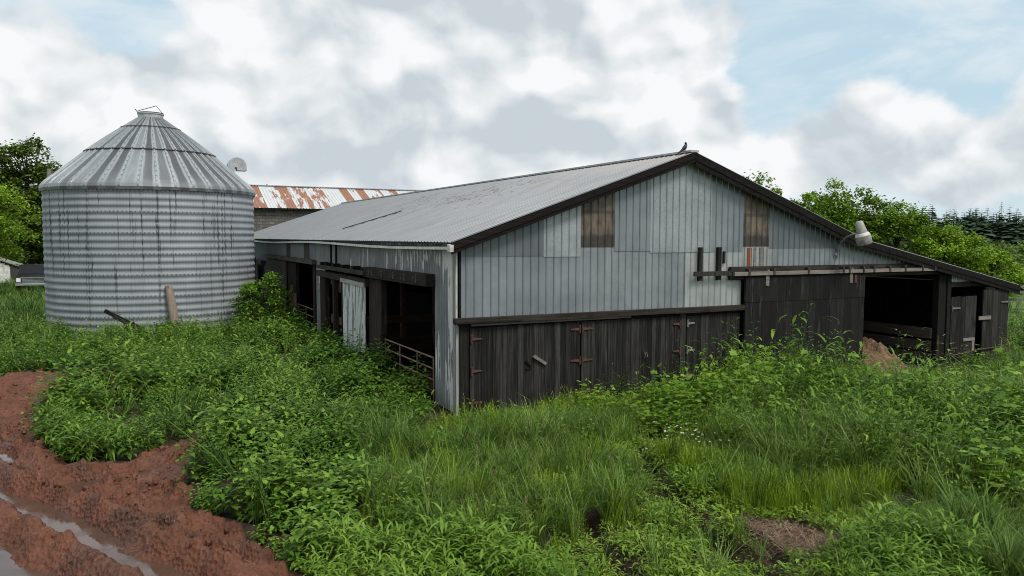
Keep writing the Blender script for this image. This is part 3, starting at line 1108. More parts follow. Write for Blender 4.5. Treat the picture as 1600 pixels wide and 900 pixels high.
mb.box(-.5, -.3, 26.0, 26.12, 0, 2.9).box(-.3, -.06, 24.5, 27.5, 2.55, 2.75).box(-.36, -.3, 25.2, 29, .2, 2.5)
mb.build('side_door', 'greyply', barn)

# ---- gable: beam, three hay doors
mb = MB()
mb.box(-.12, 5.9, -.17, -.03, 2.045, 2.175, .8).box(5.905, 8.23, -.165, -.028, 2.035, 2.17, .95)
mb.box(-.12, 1.5, -.20, -.172, 2.06, 2.10, .1)
mb.build('sill_beam', 'brownx', barn)
mb = MB()
mb.box(.3, 4.6, -.075, -.04, 1.985, 2.03)
mb.build('drip_strip', 'bleached', barn)
mb = MB()
mb.box(.02, .24, -.06, -.02, .02, 2.04).box(6.16, 6.34, -.06, -.02, .05, 2.03)
mb.build_each('door_post', 'wood', barn)
mb = MB()
mb.box(.2, 3.2, -.05, .04, -.12, .10).box(3.25, 8.2, -.04, .04, -.15, .06)
mb.build('sill_board', 'brownx', barn)


def plank_door(x0, x1, z0, z1, y, wmin=.10, wmax=.16, mat='wood', par=None, name='plank_door'):
    m_ = MB()
    x = x0
    while x < x1-.02:
        w_ = min(random.uniform(wmin, wmax), x1-x)
        if x1-x-w_ < .05:
            w_ = x1-x
        d = random.uniform(0, .008)
        m_.box(x+.003, x+w_-.003, y-.03-d, y, z0+random.uniform(-.02, .015), z1+random.uniform(-.012, .012))
        x += w_
    m_.box(x0+.02, x1-.02, y+.002, y+.03, z0+.02, z1-.02, 0)
    return m_.build(name, mat, par or barn)


def strap_hinge(x, z, y, right, mat, par, L=.22):
    s_ = 1 if right else -1
    m_ = MB()
    m_.box(x-.02, x+.02, y-.022, y, z-.09, z+.09)
    m_.prism([(x+s_*.02, z+.035), (x+s_*L, z+.014), (x+s_*L, z-.014), (x+s_*.02, z-.035)], 1, y-.016, y-.002)
    m_.tube([(x, y-.024, z-.1), (x, y-.024, z+.1)], .013, 6)
    return m_.build('hinge', mat, par)


D1 = plank_door(.27, 3.14, .10, 1.94, -.03)
D2 = plank_door(3.18, 6.14, .10, 1.95, -.028)
D3 = plank_door(6.36, 8.16, .08, 1.95, -.03)
for z in (1.70, .98, .27):
    strap_hinge(.30, z, -.075, True, 'rusty', D1, .26)
for z in (1.78, 1.03, .27):
    strap_hinge(3.19, z, -.073, True, 'rusty', D2, .3)
    strap_hinge(3.12, z, -.073, False, 'rusty', D1, .26)
for z in (1.76, 1.06, .42):
    strap_hinge(6.13, z, -.073, False, 'rusty', D2, .22)
    strap_hinge(6.37, z, -.075, True, 'iron', D3, .24)
mb = MB()
mb.bar((1.86, -.10, 1.22), (2.18, -.10, 1.02), .05, .07)
mb.build('handle', 'bleached', D1)
mb = MB()
mb.bar((1.66, -.085, 1.12), (1.8, -.085, .98), .03, .035).bar((1.66, -.085, .93), (1.8, -.085, .935), .02, .02)
mb.build('latch', 'black', D1)
mb = MB()
mb.tube([(5.04, -.08, 1.08), (5.0, -.13, 1.0), (5.08, -.13, .97), (5.1, -.08, 1.05)], .02, 6)
mb.box(5.0, 5.12, -.075, -.064, .94, 1.1)
mb.build('latch', 'darkiron', D2)

# ---- gable: big black sliding door on its rail, dark bay beside it
mb = MB()
mb.box(8.24, 12.89, -.155, -.11, .0, 2.92, .3)
x = 8.24
while x < 12.8:
    w_ = random.uniform(.24, .34)
    x1 = min(x+w_, 12.89)
    if 12.89-x1 < .1:
        x1 = 12.89
    mb.box(x+.002, x1-.002, -.168-random.uniform(0, .006), -.156, .0, 2.24+random.uniform(-.008, .008))
    mb.box(x+.002, x1-.002, -.178-random.uniform(0, .006), -.156, 2.235, 2.9)
    x = x1
sd_ = mb.build('sliding_door', 'blackboard', barn)
sd_['label'] = 'wide black boarded sliding door hung from a rail'
mb = MB()
for x in (9.0, 12.28):
    mb.box(x-.06, x+.06, -.20, -.186, 2.66, 2.98).tube([(x, -.21, 2.98), (x, -.21, 3.10)], .035, 8)
mb.build_each('hanger', 'bleached', sd_)
mb = MB()
mb.box(12.42, 12.52, -.20, -.186, 2.66, 2.9)
mb.build('hanger', 'rusty', sd_)
mb = MB()
mb.box(7.76, 16.75, -.12, -.03, 3.06, 3.19, .6).box(7.76, 16.7, -.105, -.03, 2.84, 3.0, .4)
trk = mb.build('door_track', 'woodx', barn)
mb = MB()
mb.box(7.8, 16.45, -.235, -.16, 2.955, 3.055)
mb.build('rail', 'bleached', trk)
mb = MB()
for x in (8.3, 9.2, 10.5, 11.9, 12.15, 12.75, 13.2, 13.9, 14.6, 15.4, 16.0):
    mb.box(x-.03, x+.03, -.25, -.12, 3.04, 3.14).box(x-.03, x+.03, -.255, -.238, 2.96, 3.1)
mb.build_each('bracket', 'darkiron', trk)
mb = MB()
mb.box(6.5, 7.76, -.17, -.12, 2.965, 3.085).box(6.70, 6.80, -.115, -.03, 2.84, 3.71).box(7.32, 7.44, -.115, -.03, 2.85, 3.71)
mb.box(7.56, 7.62, -.06, -.025, 3.28, 3.6)
mb.build('track_stop', 'wood', barn)
mb = MB()
mb.box(16.5, 16.86, -.05, .15, -.35, 3.02).box(16.88, 17.06, -.09, .1, -.35, 3.0)
mb.build_each('door_post', mat_wood('black_post', (.010, .010, .010), (.04, .036, .032), 2), barn)
mb = MB()
mb.box(16.45, 16.56, -.085, -.052, -.2, .9)
mb.build('post_scab', 'post', barn)

# ---- lean-to front: pale sheet, header, two ragged stable doors
ribbed(17.06, 18.75, lambda u: 2.55, lambda u: roof_z(u)-.06, lambda u, v, n: (u, -.03-n, v), .12, .03, .012).build('siding_sheet', 'sheetV', barn)
mb = MB()
mb.box(17.06, 19.1, -.08, -.02, 2.40, 2.56).bar((19.0, -.05, 2.46), (20.1, -.05, 2.28), .06, .16)
mb.bar((18.6, -.05, 2.5), (19.9, -.05, 2.30), .05, .1)
mb.build('header_beam', 'woodx', barn)
mb = MB()
mb.box(19.98, 20.1, -.06, .08, -.4, 2.36)
mb.build('corner_post', 'wood', barn)
LD = plank_door(17.1, 18.42, -.3, 2.08, -.05, .2, .3, 'wood', None, 'stable_door')
strap_hinge(17.12, 1.72, -.1, True, 'bleached', LD, .42)
strap_hinge(17.12, .42, -.1, True, 'rusty', LD, .34)
mb = MB()
mb.box(17.75, 18.35, -.115, -.09, .62, .72).box(18.22, 18.34, -.11, -.088, .28, .62)
mb.build('patch_board', 'bleached', LD)
RD = plank_door(18.6, 19.98, -.35, 2.28, -.16, .2, .32, 'wood', None, 'stable_door')
strap_hinge(19.93, 1.85, -.205, False, 'bleached', RD, .4)
strap_hinge(19.95, .3, -.205, False, 'rusty', RD, .1)
mb = MB()
mb.box(18.35, 18.98, -.235, -.2, 1.30, 1.42)
mb.build('latch_board', 'bleached', RD)
mb = MB()
mb.tube([(17.1, -.22, .22), (18.4, -.24, .33), (19.75, -.24, .36)], .018, 6)
mb.build('bar', 'rusty', LD)
mb = MB()
mb.box(19.2, 19.35, -.12, -.04, 1.95, 2.32).box(18.95, 19.3, -.1, -.02, 2.3, 2.36)
mb.build('bracket', 'bleached', RD)
# ================================================================== objects
# ---- grain silo
silo = thing('grain_silo', 'round corrugated steel grain silo with a stained conical roof', 'silo', (-5.23, 21.4, 0))
SR, SEZ = 4.13, 5.93
prof = []
nb = 21.6
z = 0
per = .2717
for i in range(int(SEZ/per*8)+1):
    z = i*per/8
    if z > SEZ:
        break
    prof.append((SR+.017*math.cos(2*PI*z/per), z))
prof.append((SR, SEZ))
MB().lathe(prof, 160).build('silo_wall', 'silowall', silo, smooth=True)
# conical roof in 40 sectors, a raised rib at every joint
NS = 40
angs = []
for k in range(NS):
    a = 2*PI*k/NS
    d = 2*PI/NS
    for fr, h in ((-.075, 0), (-.05, 1), (.05, 1), (.075, 0)):
        angs.append((a+fr*d, h))


def coneroof(levels, rib):
    m_ = MB()
    vs, fs = [], []
    n = len(angs)
    for r, z_, rb in levels:
        for a, h in angs:
            rr = r
            vs.append((rr*math.cos(a), rr*math.sin(a), z_+h*rib*rb))
    for i in range(len(levels)-1):
        for k in range(n):
            a, b = i*n+k, i*n+(k+1) % n
            fs.append((a, b, b+n, a+n))
    return m_.add(vs, fs, .5)


coneroof([(4.20, 5.74, 0), (4.24, 5.86, .3), (4.20, 5.98, .6), (4.05, 6.14, 1), (3.3, 6.78, 1), (2.52, 7.46, 1)], .05).build('roof_sheets', 'siloroof', silo)
coneroof([(2.56, 7.46, 1), (1.9, 7.98, 1), (1.14, 8.54, 1)], .045).build('roof_sheets', 'siloroof', silo)
coneroof([(1.17, 8.53, 1), (.48, 9.02, 1)], .03).build('roof_sheets', 'siloroof', silo)


def ringbar(r, z_, rad, name, mat):
    pts = [(r*math.cos(2*PI*k/72), r*math.sin(2*PI*k/72), z_) for k in range(73)]
    return MB().tube(pts, rad, 6, cap=False).build(name, mat, silo)


ringbar(2.59, 7.46, .020, 'roof_ring', 'darkiron')
ringbar(1.19, 8.55, .015, 'roof_ring', 'darkiron')
MB().lathe([(.50, 8.98), (.50, 9.16), (.53, 9.16), (.53, 9.20), (.46, 9.20), (.46, 9.0)], 32).build('fill_collar', 'galv', silo)
hm = MB()
hm.lathe([(.0, 9.215), (.52, 9.215), (.52, 9.235), (0, 9.25)], 32)
hatch = hm.build('hatch_lid', 'darkiron', silo)
hm = MB()
hm.tube([(-.55, -.05, 9.27), (.22, -.1, 9.55), (.5, -.1, 9.2)], .016, 6).tube([(-.60, -.05, 9.36), (-.5, -.05, 9.22), (.1, -.2, 9.24)], .02, 6)
hm.build('hatch_lever', 'darkiron', silo)
# goose-neck roof vent
a0 = -.22
vd = MB()
pr = [(-.42, -.34), (-.42, .12)]
pr += [(-.40*math.cos(PI*k/16), .14+.42*math.sin(PI*k/16)) for k in range(17)]
pr += [(.40, -.03), (-.02, -.03), (-.02, .08), (-.10, .08), (-.12, -.05), (-.12, -.5)]
c_ = (3.40, -.55)
vd.prism([(c_[0]+u*1.0, 6.90+v) for u, v in pr], 1, c_[1]-.24, c_[1]+.24)
vent = vd.build('roof_vent', 'galv', silo, bevel=.01)
vd = MB()
vd.tube([(c_[0]-.09, c_[1]-.255, 6.99), (c_[0]-.04, c_[1]-.255, 6.99)], .03, 8)
vd.build('pivot', 'black', vent)
# ---- leaning log and broken planks at the foot of the silo
lg = MB()
pts = [(-4.72, 16.82, -.05), (-4.76, 16.95, .7), (-4.83, 17.08, 1.35), (-4.92, 17.2, 2.02)]
lg.tube(pts, [.165, .165, .16, .135], 14)
lo = lg.build('log', mat_wood('bleached_log', (.22, .175, .145), (.48, .41, .35), 2, .5, patch=(.06, .045, .035), pamt=.6), None, smooth=True)
tag(lo, 'pale stripped log propped upright against the silo wall', 'log')
pk = thing('broken_plank', 'dark broken plank slanting down in front of the silo', 'plank', (-6.3, 16.9, 0))
mb = MB()
mb.bar((-.85, 0, 1.17), (.72, -.1, .22), .05, .15, up=(0, -.3, 1)).bar((-.55, -.06, .93), (.6, -.16, .25), .04, .12, up=(0, -.3, 1))
mb.build('plank', 'wood', pk)
mb = MB()
mb.bar((-.45, -.05, .1), (-.02, -.03, .68), .06, .07)
mb.build('prop', 'inner', pk)

# ---- two tube gates in the barn doorways
def farm_gate(label, y0, y1, x, z0, h, ups, rails=5):
    g = thing('farm_gate', label, 'gate', (x, y0, z0), 0, 'rusty tube gates in the barn doorways')
    L = y1-y0
    for k in range(rails):
        zz = h*(1-k/(rails-1))
        MB().tube([(0, 0, zz), (0, L, zz)], .021, 8).build('rail', 'gate', g, smooth=True)
    for u in [0]+ups+[1]:
        MB().tube([(.005, L*u, -.01), (.005, L*u, h+.01)], .019, 8).build('upright', 'gate', g, smooth=True)
    return g


farm_gate('rusty five-bar tube gate across the wide near doorway behind the nettles', 1.40, 5.1, -.03, .04, 1.06, [.3, .66])
farm_gate('rusty tube gate across the narrow far doorway of the barn', 13.9, 16.9, -.03, .02, 1.14, [.48])

# ---- yard lamp on the gable
yl = thing('yard_lamp', 'grey barn lamp with a bucket-shaped shade on a curved arm on the gable', 'lamp', (11.83, 0, 3.6))
mb = MB()
mb.box(-.05, .05, -.05, -.02, -.24, .12).box(-.09, .02, -.07, -.05, -.14, -.06).box(-.06, .06, -.09, -.05, .06, .13)
mb.build('wall_bracket', 'iron', yl)
mb = MB()
mb.tube([(0, -.06, -.2), (0, -.08, .05), (0, -.16, .22), (0, -.34, .38), (0, -.58, .46), (0, -.72, .47)], .03, 8)
mb.build('arm', 'iron', yl, smooth=True)
mb = MB()
HX = mat_plain('lamp_housing', (.23, .22, .20), (.36, .35, .33), 14, .6, .2)
mb.lathe([(0, .34), (.07, .34), (.10, .31), (.145, .04), (.15, 0), (0, 0)], 24)
hd = mb.build('housing', HX, yl, smooth=True)
mb = MB()
mb.lathe([(.13, .0), (.17, -.01), (.20, -.07), (.205, -.10), (.19, -.10), (.15, 0)], 24)
c1 = mb.build('reflector_cap', 'white', yl, smooth=True)
mb = MB()
mb.lathe([(.21, -.085), (.215, -.10), (.205, -.29), (.19, -.33), (.18, -.33), (.195, -.1), (.21, -.085)], 24)
c2 = mb.build('shade', mat_plain('cloudy_shade', (.16, .145, .13), (.34, .32, .30), 9, .4, 0.), yl, smooth=True)
for o_ in (hd, c1, c2):
    o_.location = (0, -.86, .50)
    o_.rotation_euler = (math.radians(-8), math.radians(-14), 0)

# ---- bird on the ridge
def bird_mesh():
    P = [((-.20, 0, -.045), .012, .022), ((-.135, 0, -.005), .016, .026), ((-.075, 0, .035), .03, .032), ((-.035, 0, .065), .045, .048), ((.005, 0, .105), .05, .053),
         ((.03, 0, .15), .042, .042), ((.038, 0, .185), .03, .032), ((.03, 0, .212), .029, .031), ((.012, 0, .228), .022, .02)]
    vs, fs, n = [], [], 10
    for i, (p, a, b) in enumerate(P):
        p = Vector(p)
        q0, q1 = Vector(P[max(i-1, 0)][0]), Vector(P[min(i+1, len(P)-1)][0])
        d = (q1-q0).normalized()
        u = d.cross(Vector((0, 1, 0))).normalized()
        for k in range(n):
            t_ = 2*PI*k/n
            vs.append(p+Vector((0, 1, 0))*(a*math.cos(t_))+u*(b*math.sin(t_)))
    for i in range(len(P)-1):
        for k in range(n):
            a, b = i*n+k, i*n+(k+1) % n
            fs.append((a, b, b+n, a+n))
    fs.append(tuple(range(n))[::-1])
    fs.append(tuple((len(P)-1)*n+k for k in range(n)))
    m_ = MB().add(vs, fs, .5)
    # head turned back over the shoulder: beak towards -x
    m_.add([(.012, .011, .222), (.012, -.011, .222), (.012, 0, .205), (-.035, 0, .214)], [(0, 1, 3), (1, 2, 3), (2, 0, 3), (0, 2, 1)], .5)
    # tail fan
    m_.add([(-.12, .02, .0), (-.12, -.02, .0), (-.25, -.035, -.075), (-.25, .035, -.075), (-.12, .02, -.014), (-.12, -.02, -.014), (-.25, -.035, -.085), (-.25, .035, -.085)],
           [(0, 1, 2, 3), (4, 7, 6, 5), (0, 4, 5, 1), (1, 5, 6, 2), (2, 6, 7, 3), (3, 7, 4, 0)], .5)
    for y in (-.022, .022):
        m_.tube([(-.01, y, .08), (.01, y, .03), (.0, y, .0)], [.014, .006, .005], 6)
        m_.tube([(-.02, y, .002), (.03, y, .002)], .005, 5)
    return m_


bd = bird_mesh().build('bird', mat_plain('black_feathers', (.006, .006, .008), (.014, .014, .018), 20, .45, 0.), None, smooth=True)
bd.location = (AX-.14, .02, AZ+.075)
tag(bd, 'black bird perched on the roof peak looking back over its shoulder', 'bird')

# ---- manure heap in the open bay
def heap(c, rx, ry, h, seed, n=40):
    m_ = MB()
    vs, fs = [], []
    for i in range(n+1):
        for j in range(n+1):
            u, v = i/n*2-1, j/n*2-1
            r = math.hypot(u, v)
            x, y = c[0]+u*rx, c[1]+v*ry
            nz = float(fbm(np.array([x*3.]), np.array([y*3.]), seed, 5)[0])-.5
            vs.append((x, y, c[2]+h*max(-.2, (1-r**1.6))*(1+nz*.6)+nz*.14))
    for i in range(n):
        for j in range(n):
            a = i*(n+1)+j
            fs.append((a, a+n+1, a+n+2, a+1))
    return m_.add(vs, fs, .5)


m, t = newmat('straw_and_manure')
o = objc(t)
n1 = t.noise(o, 7, 6, .7)
n2 = t.noise(t.scaled(o, (9, 30, 20)), 1.5, 4, .6)
c = t.mix(t.ramp(n1, .3, .7), (.045, .027, .014), (.19, .115, .06))
c = t.mix(t.ramp(n2, .52, .68, 0, .75), c, (.30, .20, .115))
finish(t, c, .95, 0, t.math('ADD', n1, t.math('MULTIPLY', n2, .4)), .8, .05)
MT['manure'] = m
hp = heap((13.9, .5, -.25), 1.35, 1.5, .98, 3, 60).build('manure_heap', 'manure', None, smooth=True)
tag(hp, 'brown heap of straw manure spilling from the open bay', 'heap')

# ---- rust-roofed block barn across the back
rb = thing('block_barn', 'grey block building under a pale roof flaked with orange rust, behind the main barn', 'barn')
mb = MB()
mb.box(-2.5, 26, 40, 47.8, 0, 5.9)
mb.build('block_wall', 'block', rb)
mb = MB()
pl_ = lambda u, v, n: (u, 39.7+v*.93-n*.37, 5.93+v*.385+n*.93)
ribbed(-3, 26.5, lambda u: 0, lambda u: 4.6, pl_, .22, .07, .02).build('roof', 'rustroof', rb)
mb.v, mb.f, mb.t, mb.cuts = [], [], [], []
mb.add([(-3, 43.98, 7.69), (26.5, 43.98, 7.69), (26.5, 48.2, 5.9), (-3, 48.2, 5.9)], [(0, 1, 2, 3)])
mb.build('roof', 'galv', rb)
mb = MB()
mb.bar((-3, 43.96, 7.74), (26.5, 43.96, 7.74), .35, .04)
mb.build('ridge_cap', 'galv', rb)
mb = MB()
mb.bar((-3, 39.7, 5.86), (26.5, 39.7, 5.86), .05, .14)
mb.build('fascia_board', 'black', rb)

# ---- small white shed and a dark pickup far behind the silo
sh = thing('shed', 'small white clapboard shed with a grey plank door', 'shed', (-16.5, 60.5, 0))
mb = MB()
for k in range(16):
    z0 = k*.14
    def zt(x):
        return 2.95-.47*(x+1.6)
    xr = min(3.1, (2.95-z0)/.47-1.6)
    mb.box(-3, xr-.02, -.02-.012, .05, z0, z0+.135)
mb.build('wall', 'white', sh)
mb = MB()
mb.bar((-1.6, 1.5, 2.98), (3.55, 1.5, .98), 3.4, .08, up=(.4, 0, 1))
mb.bar((-1.6, 1.5, 2.98), (-5, 1.5, 1.6), 3.4, .08, up=(-.4, 0, 1))
mb.build('roof', mat_plain('grey_shingle', (.16, .155, .15), (.28, .27, .26), 5, .8), sh)
mb = MB()
mb.box(1.75, 2.3, -.06, -.033, .1, 1.62)
mb.build('door', 'greyply', sh)
MB().box(2.15, 3.06, .05, 3.2, 0, 1.15).build('side_wall', 'white', sh)

tk = thing('pickup_truck', 'dark pickup truck with a chrome grille, half hidden behind the silo', 'truck', (-11.7, 43.5, .28))
PB = mat_plain('dark_blue_paint', (.006, .007, .010), (.010, .012, .016), 3, .5, .0, .02, .15)
CH = mat_plain('chrome_trim', (.55, .55, .56), (.7, .7, .7), 8, .2, .9, .02)
mb = MB()
side = [(0, .45), (.05, .95), (.15, 1.05), (1.35, 1.12), (1.9, 1.70), (3.1, 1.72), (3.35, 1.15), (5.3, 1.12), (5.3, .5), (4.6, .42), (.9, .42)]
mb.prism(side, 0, -.95, .95)
bo = mb.build('body', PB, tk, bevel=.05)
mb = MB()
mb.add([(-.8, 1.42, 1.17), (.8, 1.42, 1.17), (.72, 1.87, 1.64), (-.72, 1.87, 1.64)], [(0, 1, 2, 3)]).build('windscreen', mat_plain('dark_glass', (.02, .025, .03), (.03, .035, .04), 3, .05), tk)
mb = MB()
for z in (.66, .74, .82, .90):
    mb.box(-.62, .62, -.02, .03, z, z+.04)
mb.box(-.68, .68, -.015, .02, .6, .63).box(-.68, .68, -.015, .02, .95, .98)
mb.build('grille', CH, tk)
mb = MB()
mb.box(-.98, .98, -.13, .02, .42, .57)
mb.build('bumper', CH, tk, bevel=.02)
for x in (-.8, .8):
    mb = MB()
    mb.box(x-.12, x+.12, -.02, .03, .66, .92)
    mb.build('headlight', mat_plain('headlamp_glass', (.6, .6, .58), (.75, .75, .75), 5, .1), tk)
for x in (-.88, .88):
    for y in (.95, 4.3):
        wl = MB()
        wl.tube([(x-.11, y, .36), (x+.11, y, .36)], .36, 20)
        wo_ = wl.build('wheel', mat_plain('tyre_rubber', (.012, .012, .012), (.025, .025, .025), 5, .8), tk)
        wl = MB()
        sx_ = 1 if x > 0 else -1
        wl.tube([(x+sx_*.10, y, .36), (x+sx_*.125, y, .36)], .2, 16)
        wl.build('rim', CH, wo_)

# ---- bleached dead stem beside the silo roof
dp = MB()
dp.tube([(-9.75, 29.6, 0), (-9.7, 29.6, 4), (-9.62, 29.6, 7.3)], [.13, .12, .1], 10)
tag(dp.build('pole', 'bleached', None), 'weathered wooden pole standing behind the silo', 'pole')

# ---- post and rail fence on the right
def rail_fence(pts, label):
    f_ = thing('rail_fence', label, 'fence', (*pts[0], 0))
    p0 = Vector((*pts[0], 0))
    for (x0, y0), (x1, y1) in zip(pts[:-1], pts[1:]):
        n = max(1, round(math.hypot(x1-x0, y1-y0)/2.6))
        for k in range(n):
            a = Vector((x0+(x1-x0)*k/n, y0+(y1-y0)*k/n, 0))-p0
            b = Vector((x0+(x1-x0)*(k+1)/n, y0+(y1-y0)*(k+1)/n, 0))-p0
            MB().tube([a+Vector((0, 0, -.3)), a+Vector((.02, 0, 1.35))], [.085, .075], 8).build('post', 'bleached', f_)
            for z in (.4, .8, 1.2):
                j = random.uniform(-.05, .05)
                MB().bar(a+Vector((0, -.09, z+j)), b+Vector((0, -.09, z-j)), .04, .14).build('rail', 'bleached', f_)
    return f_


rail_fence([(33, 12.5), (44, 10.5), (56, 8.0)], 'grey weathered post and rail fence at the edge of the meadow')
# ================================================================== vegetation
GREENS = dict(
    broad=mat_leaf('nettle_leaves', (0.0234, 0.0582, 0.0070), (0.0715, 0.1568, 0.0140), (0.1820, 0.2912, 0.0400)),
    lobed=mat_leaf('bright_weed_leaves', (0.0350, 0.0825, 0.0070), (0.1063, 0.2090, 0.0160), (0.2125, 0.3300, 0.0380)),
    lance=mat_leaf('lance_leaves', (0.0440, 0.1000, 0.0070), (0.1155, 0.2150, 0.0200), (0.1980, 0.3100, 0.0480)),
    grass=mat_leaf('grass_blades', (0.0288, 0.0670, 0.0102), (0.0840, 0.1620, 0.0238), (0.1980, 0.2700, 0.0638)),
    fine=mat_leaf('yellow_green_grass', (.07, .13, .005), (.145, .24, .010), (.23, .33, .028)),
    cover=mat_leaf('creeping_cover', (0.0504, 0.1050, 0.0090), (0.1288, 0.2258, 0.0180), (0.2240, 0.3255, 0.0480)),
    straw=mat_leaf('dead_straw', (.06, .034, .024), (.15, .095, .066), (.31, .225, .155), .8, .05, .2),
    mapled=mat_leaf('maple_leaves', (.095, .17, .010), (.19, .31, .018), (.28, .42, .035)),
    maplem=mat_leaf('deep_maple_leaves', (0.0540, 0.1058, 0.0080), (0.1320, 0.2357, 0.0150), (0.2280, 0.3450, 0.0280)),
    darkt=mat_leaf('dark_tree_leaves', (0.0375, 0.0633, 0.0120), (0.0850, 0.1323, 0.0200), (0.1500, 0.2070, 0.0340)),
    hedge=mat_leaf('hedge_leaves', (.05, .09, .012), (.09, .15, .020), (.135, .21, .034)),
    conif=mat_leaf('conifer_needles', (0.0275, 0.0546, 0.0312), (0.0450, 0.0858, 0.0456), (0.0700, 0.1196, 0.0624), .7, .1),
    petal=mat_plain('white_petals', (.75, .75, .72), (.82, .82, .8), 5, .6),
    yellow=mat_leaf('yellow_leaves', (.10, .16, .015), (.24, .27, .03), (.40, .36, .05), .5, .3),
)
MT.update(GREENS)
MT['bark'] = mat_wood('grey_bark', (.035, .03, .025), (.11, .095, .08), 2, .6)


def rotz(v, a):
    c, s_ = math.cos(a), math.sin(a)
    return np.stack([v[..., 0]*c-v[..., 1]*s_, v[..., 0]*s_+v[..., 1]*c, v[..., 2]], -1)


def roty(v, a):          # positive lifts the tip
    c, s_ = math.cos(a), math.sin(a)
    return np.stack([v[..., 0]*c-v[..., 2]*s_, v[..., 1], v[..., 0]*s_+v[..., 2]*c], -1)


class LM:
    def __init__(s):
        s.v, s.f, s.t, s.n = [], [], [], 0

    def add(s, v, f, t):
        v = np.asarray(v, float)
        s.v.append(v)
        s.f.append(np.asarray(f)+s.n)
        s.t.append(np.broadcast_to(t, (len(v),)).astype(float))
        s.n += len(v)

    def arr(s):
        return np.concatenate(s.v), np.concatenate(s.f), np.concatenate(s.t)

    def build(s, name, mat, parent=None):
        v, f, t = s.arr()
        return leafmesh(name, v, f, t, mat, parent)


def leafmesh(name, v, f, t, mat, parent=None):
    me = bpy.data.meshes.new(name)
    me.vertices.add(len(v))
    me.vertices.foreach_set('co', v.astype(np.float32).ravel())
    me.loops.add(f.size)
    me.loops.foreach_set('vertex_index', f.astype(np.int32).ravel())
    me.polygons.add(len(f))
    me.polygons.foreach_set('loop_start', np.arange(0, f.size, 3, dtype=np.int32))
    me.update()
    a = me.attributes.new('tone', 'FLOAT', 'POINT')
    a.data.foreach_set('value', t.astype(np.float32))
    me.materials.append(MT[mat] if isinstance(mat, str) else mat)
    o = bpy.data.objects.new(name, me)
    COL.objects.link(o)
    if parent:
        o.parent = parent
    return o


def kite(L, W, fold=.25, droop=.12, p=.38):
    v = np.array([[0, 0, 0], [L*p, W/2, fold*W*.5], [L*p, -W/2, fold*W*.5], [L*p, 0, 0], [L, 0, -droop*L]])
    return v, np.array([[0, 3, 1], [0, 2, 3], [1, 3, 4], [2, 4, 3]])


def ovate(L, W, fold=.2, droop=.15):
    v = np.array([[0, 0, 0], [L*.22, W*.46, fold*W*.4], [L*.22, -W*.46, fold*W*.4], [L*.62, W*.34, fold*W*.3-droop*L*.3], [L*.62, -W*.34, fold*W*.3-droop*L*.3],
                  [L*.22, 0, 0], [L*.62, 0, -droop*L*.35], [L, 0, -droop*L]])
    return v, np.array([[0, 5, 1], [0, 2, 5], [1, 5, 6], [1, 6, 3], [2, 6, 5], [2, 4, 6], [3, 6, 7], [4, 7, 6]])


def strip(L, W, arch):
    v = np.array([[0, 0, 0], [L*.3, W*.5, arch*L*.10], [L*.3, -W*.5, arch*L*.10], [L*.66, W*.4, arch*L*.02], [L*.66, -W*.4, arch*L*.02], [L*.97, 0, -arch*L*.28]])
    return v, np.array([[0, 2, 1], [1, 2, 4], [1, 4, 3], [3, 4, 5]])


def lobed(L):
    ang = np.array([0, 25, 48, 75, 100, 140, 180, 220, 260, 285, 312, 335])*PI/180
    rad = np.array([1, .62, .9, .55, .75, .5, .2, .5, .75, .55, .9, .62])*L*.55
    v = np.concatenate([[[L*.45, 0, 0]], np.stack([L*.45+rad*np.cos(ang), rad*np.sin(ang), -.12*rad+.0*ang], -1)])
    f = [[0, i+1, (i+1) % 12+1] for i in range(12)]
    return v, np.array(f)


def stemtri(a, b, w):
    a, b = np.array(a), np.array(b)
    return np.array([a+[w, 0, 0], a+[-w*.5, w*.87, 0], a+[-w*.5, -w*.87, 0], b]), np.array([[0, 1, 3], [1, 2, 3], [2, 0, 3]])


U = random.uniform


def t_broad(H, L, lev=8, branches=4, leaf=ovate, wr=.62):
    m_ = LM()

    def shoot(p, d, h, lv, L0):
        d = np.array(d)
        q = p+d*h
        m_.add(*stemtri(p, q, .006), .15)
        a0 = U(0, 6.3)
        for i in range(lv):
            k = (i+.6)/lv
            pos = p+d*h*(.12+.88*k)
            for a in (0, PI):
                ll = L0*(1.15-.6*k)*U(.75, 1.2)
                v, f = leaf(ll, ll*wr*U(.85, 1.15), U(.1, .5), U(.05, .35)) if leaf is not lobed else lobed(ll)
                v = v+np.array([U(.015, .05), 0, 0])
                v = roty(v, U(-.5, .25)+.75*k**3)
                v = rotz(v, a0+a+i*PI/2+U(-.4, .4))+pos
                m_.add(v, f, min(1, max(0, U(.1, .75)+.28*k)))
    shoot(np.zeros(3), (U(-.12, .12), U(-.12, .12), 1), H, lev, L)
    for b in range(branches):
        a = U(0, 6.3)
        e = U(.45, 1.0)
        z_ = H*U(.08, .5)
        shoot(np.array([0, 0, z_]), (math.cos(a)*math.cos(e), math.sin(a)*math.cos(e), math.sin(e)), H*U(.35, .55), max(3, lev-3), L*.85)
    return m_.arr()


def t_lance(H, L, n=5, W=.2):
    m_ = LM()
    for k in range(n):
        a = U(0, 6.3)
        e = U(.7, 1.4)
        d = np.array([math.cos(a)*math.cos(e), math.sin(a)*math.cos(e), math.sin(e)])
        h = H*U(.7, 1.1)
        m_.add(*stemtri([0, 0, 0], d*h, .004), .2)
        for i in range(9):
            kk = .25+.75*i/8
            ll = L*U(.7, 1.15)
            v, f = strip(ll, ll*W, U(.5, 1.6))
            v = rotz(roty(v, U(-.2, .5)+.4*kk**3), a+i*2.4+U(-.5, .5))+d*h*kk
            m_.add(v, f, U(.1, .9))
    return m_.arr()


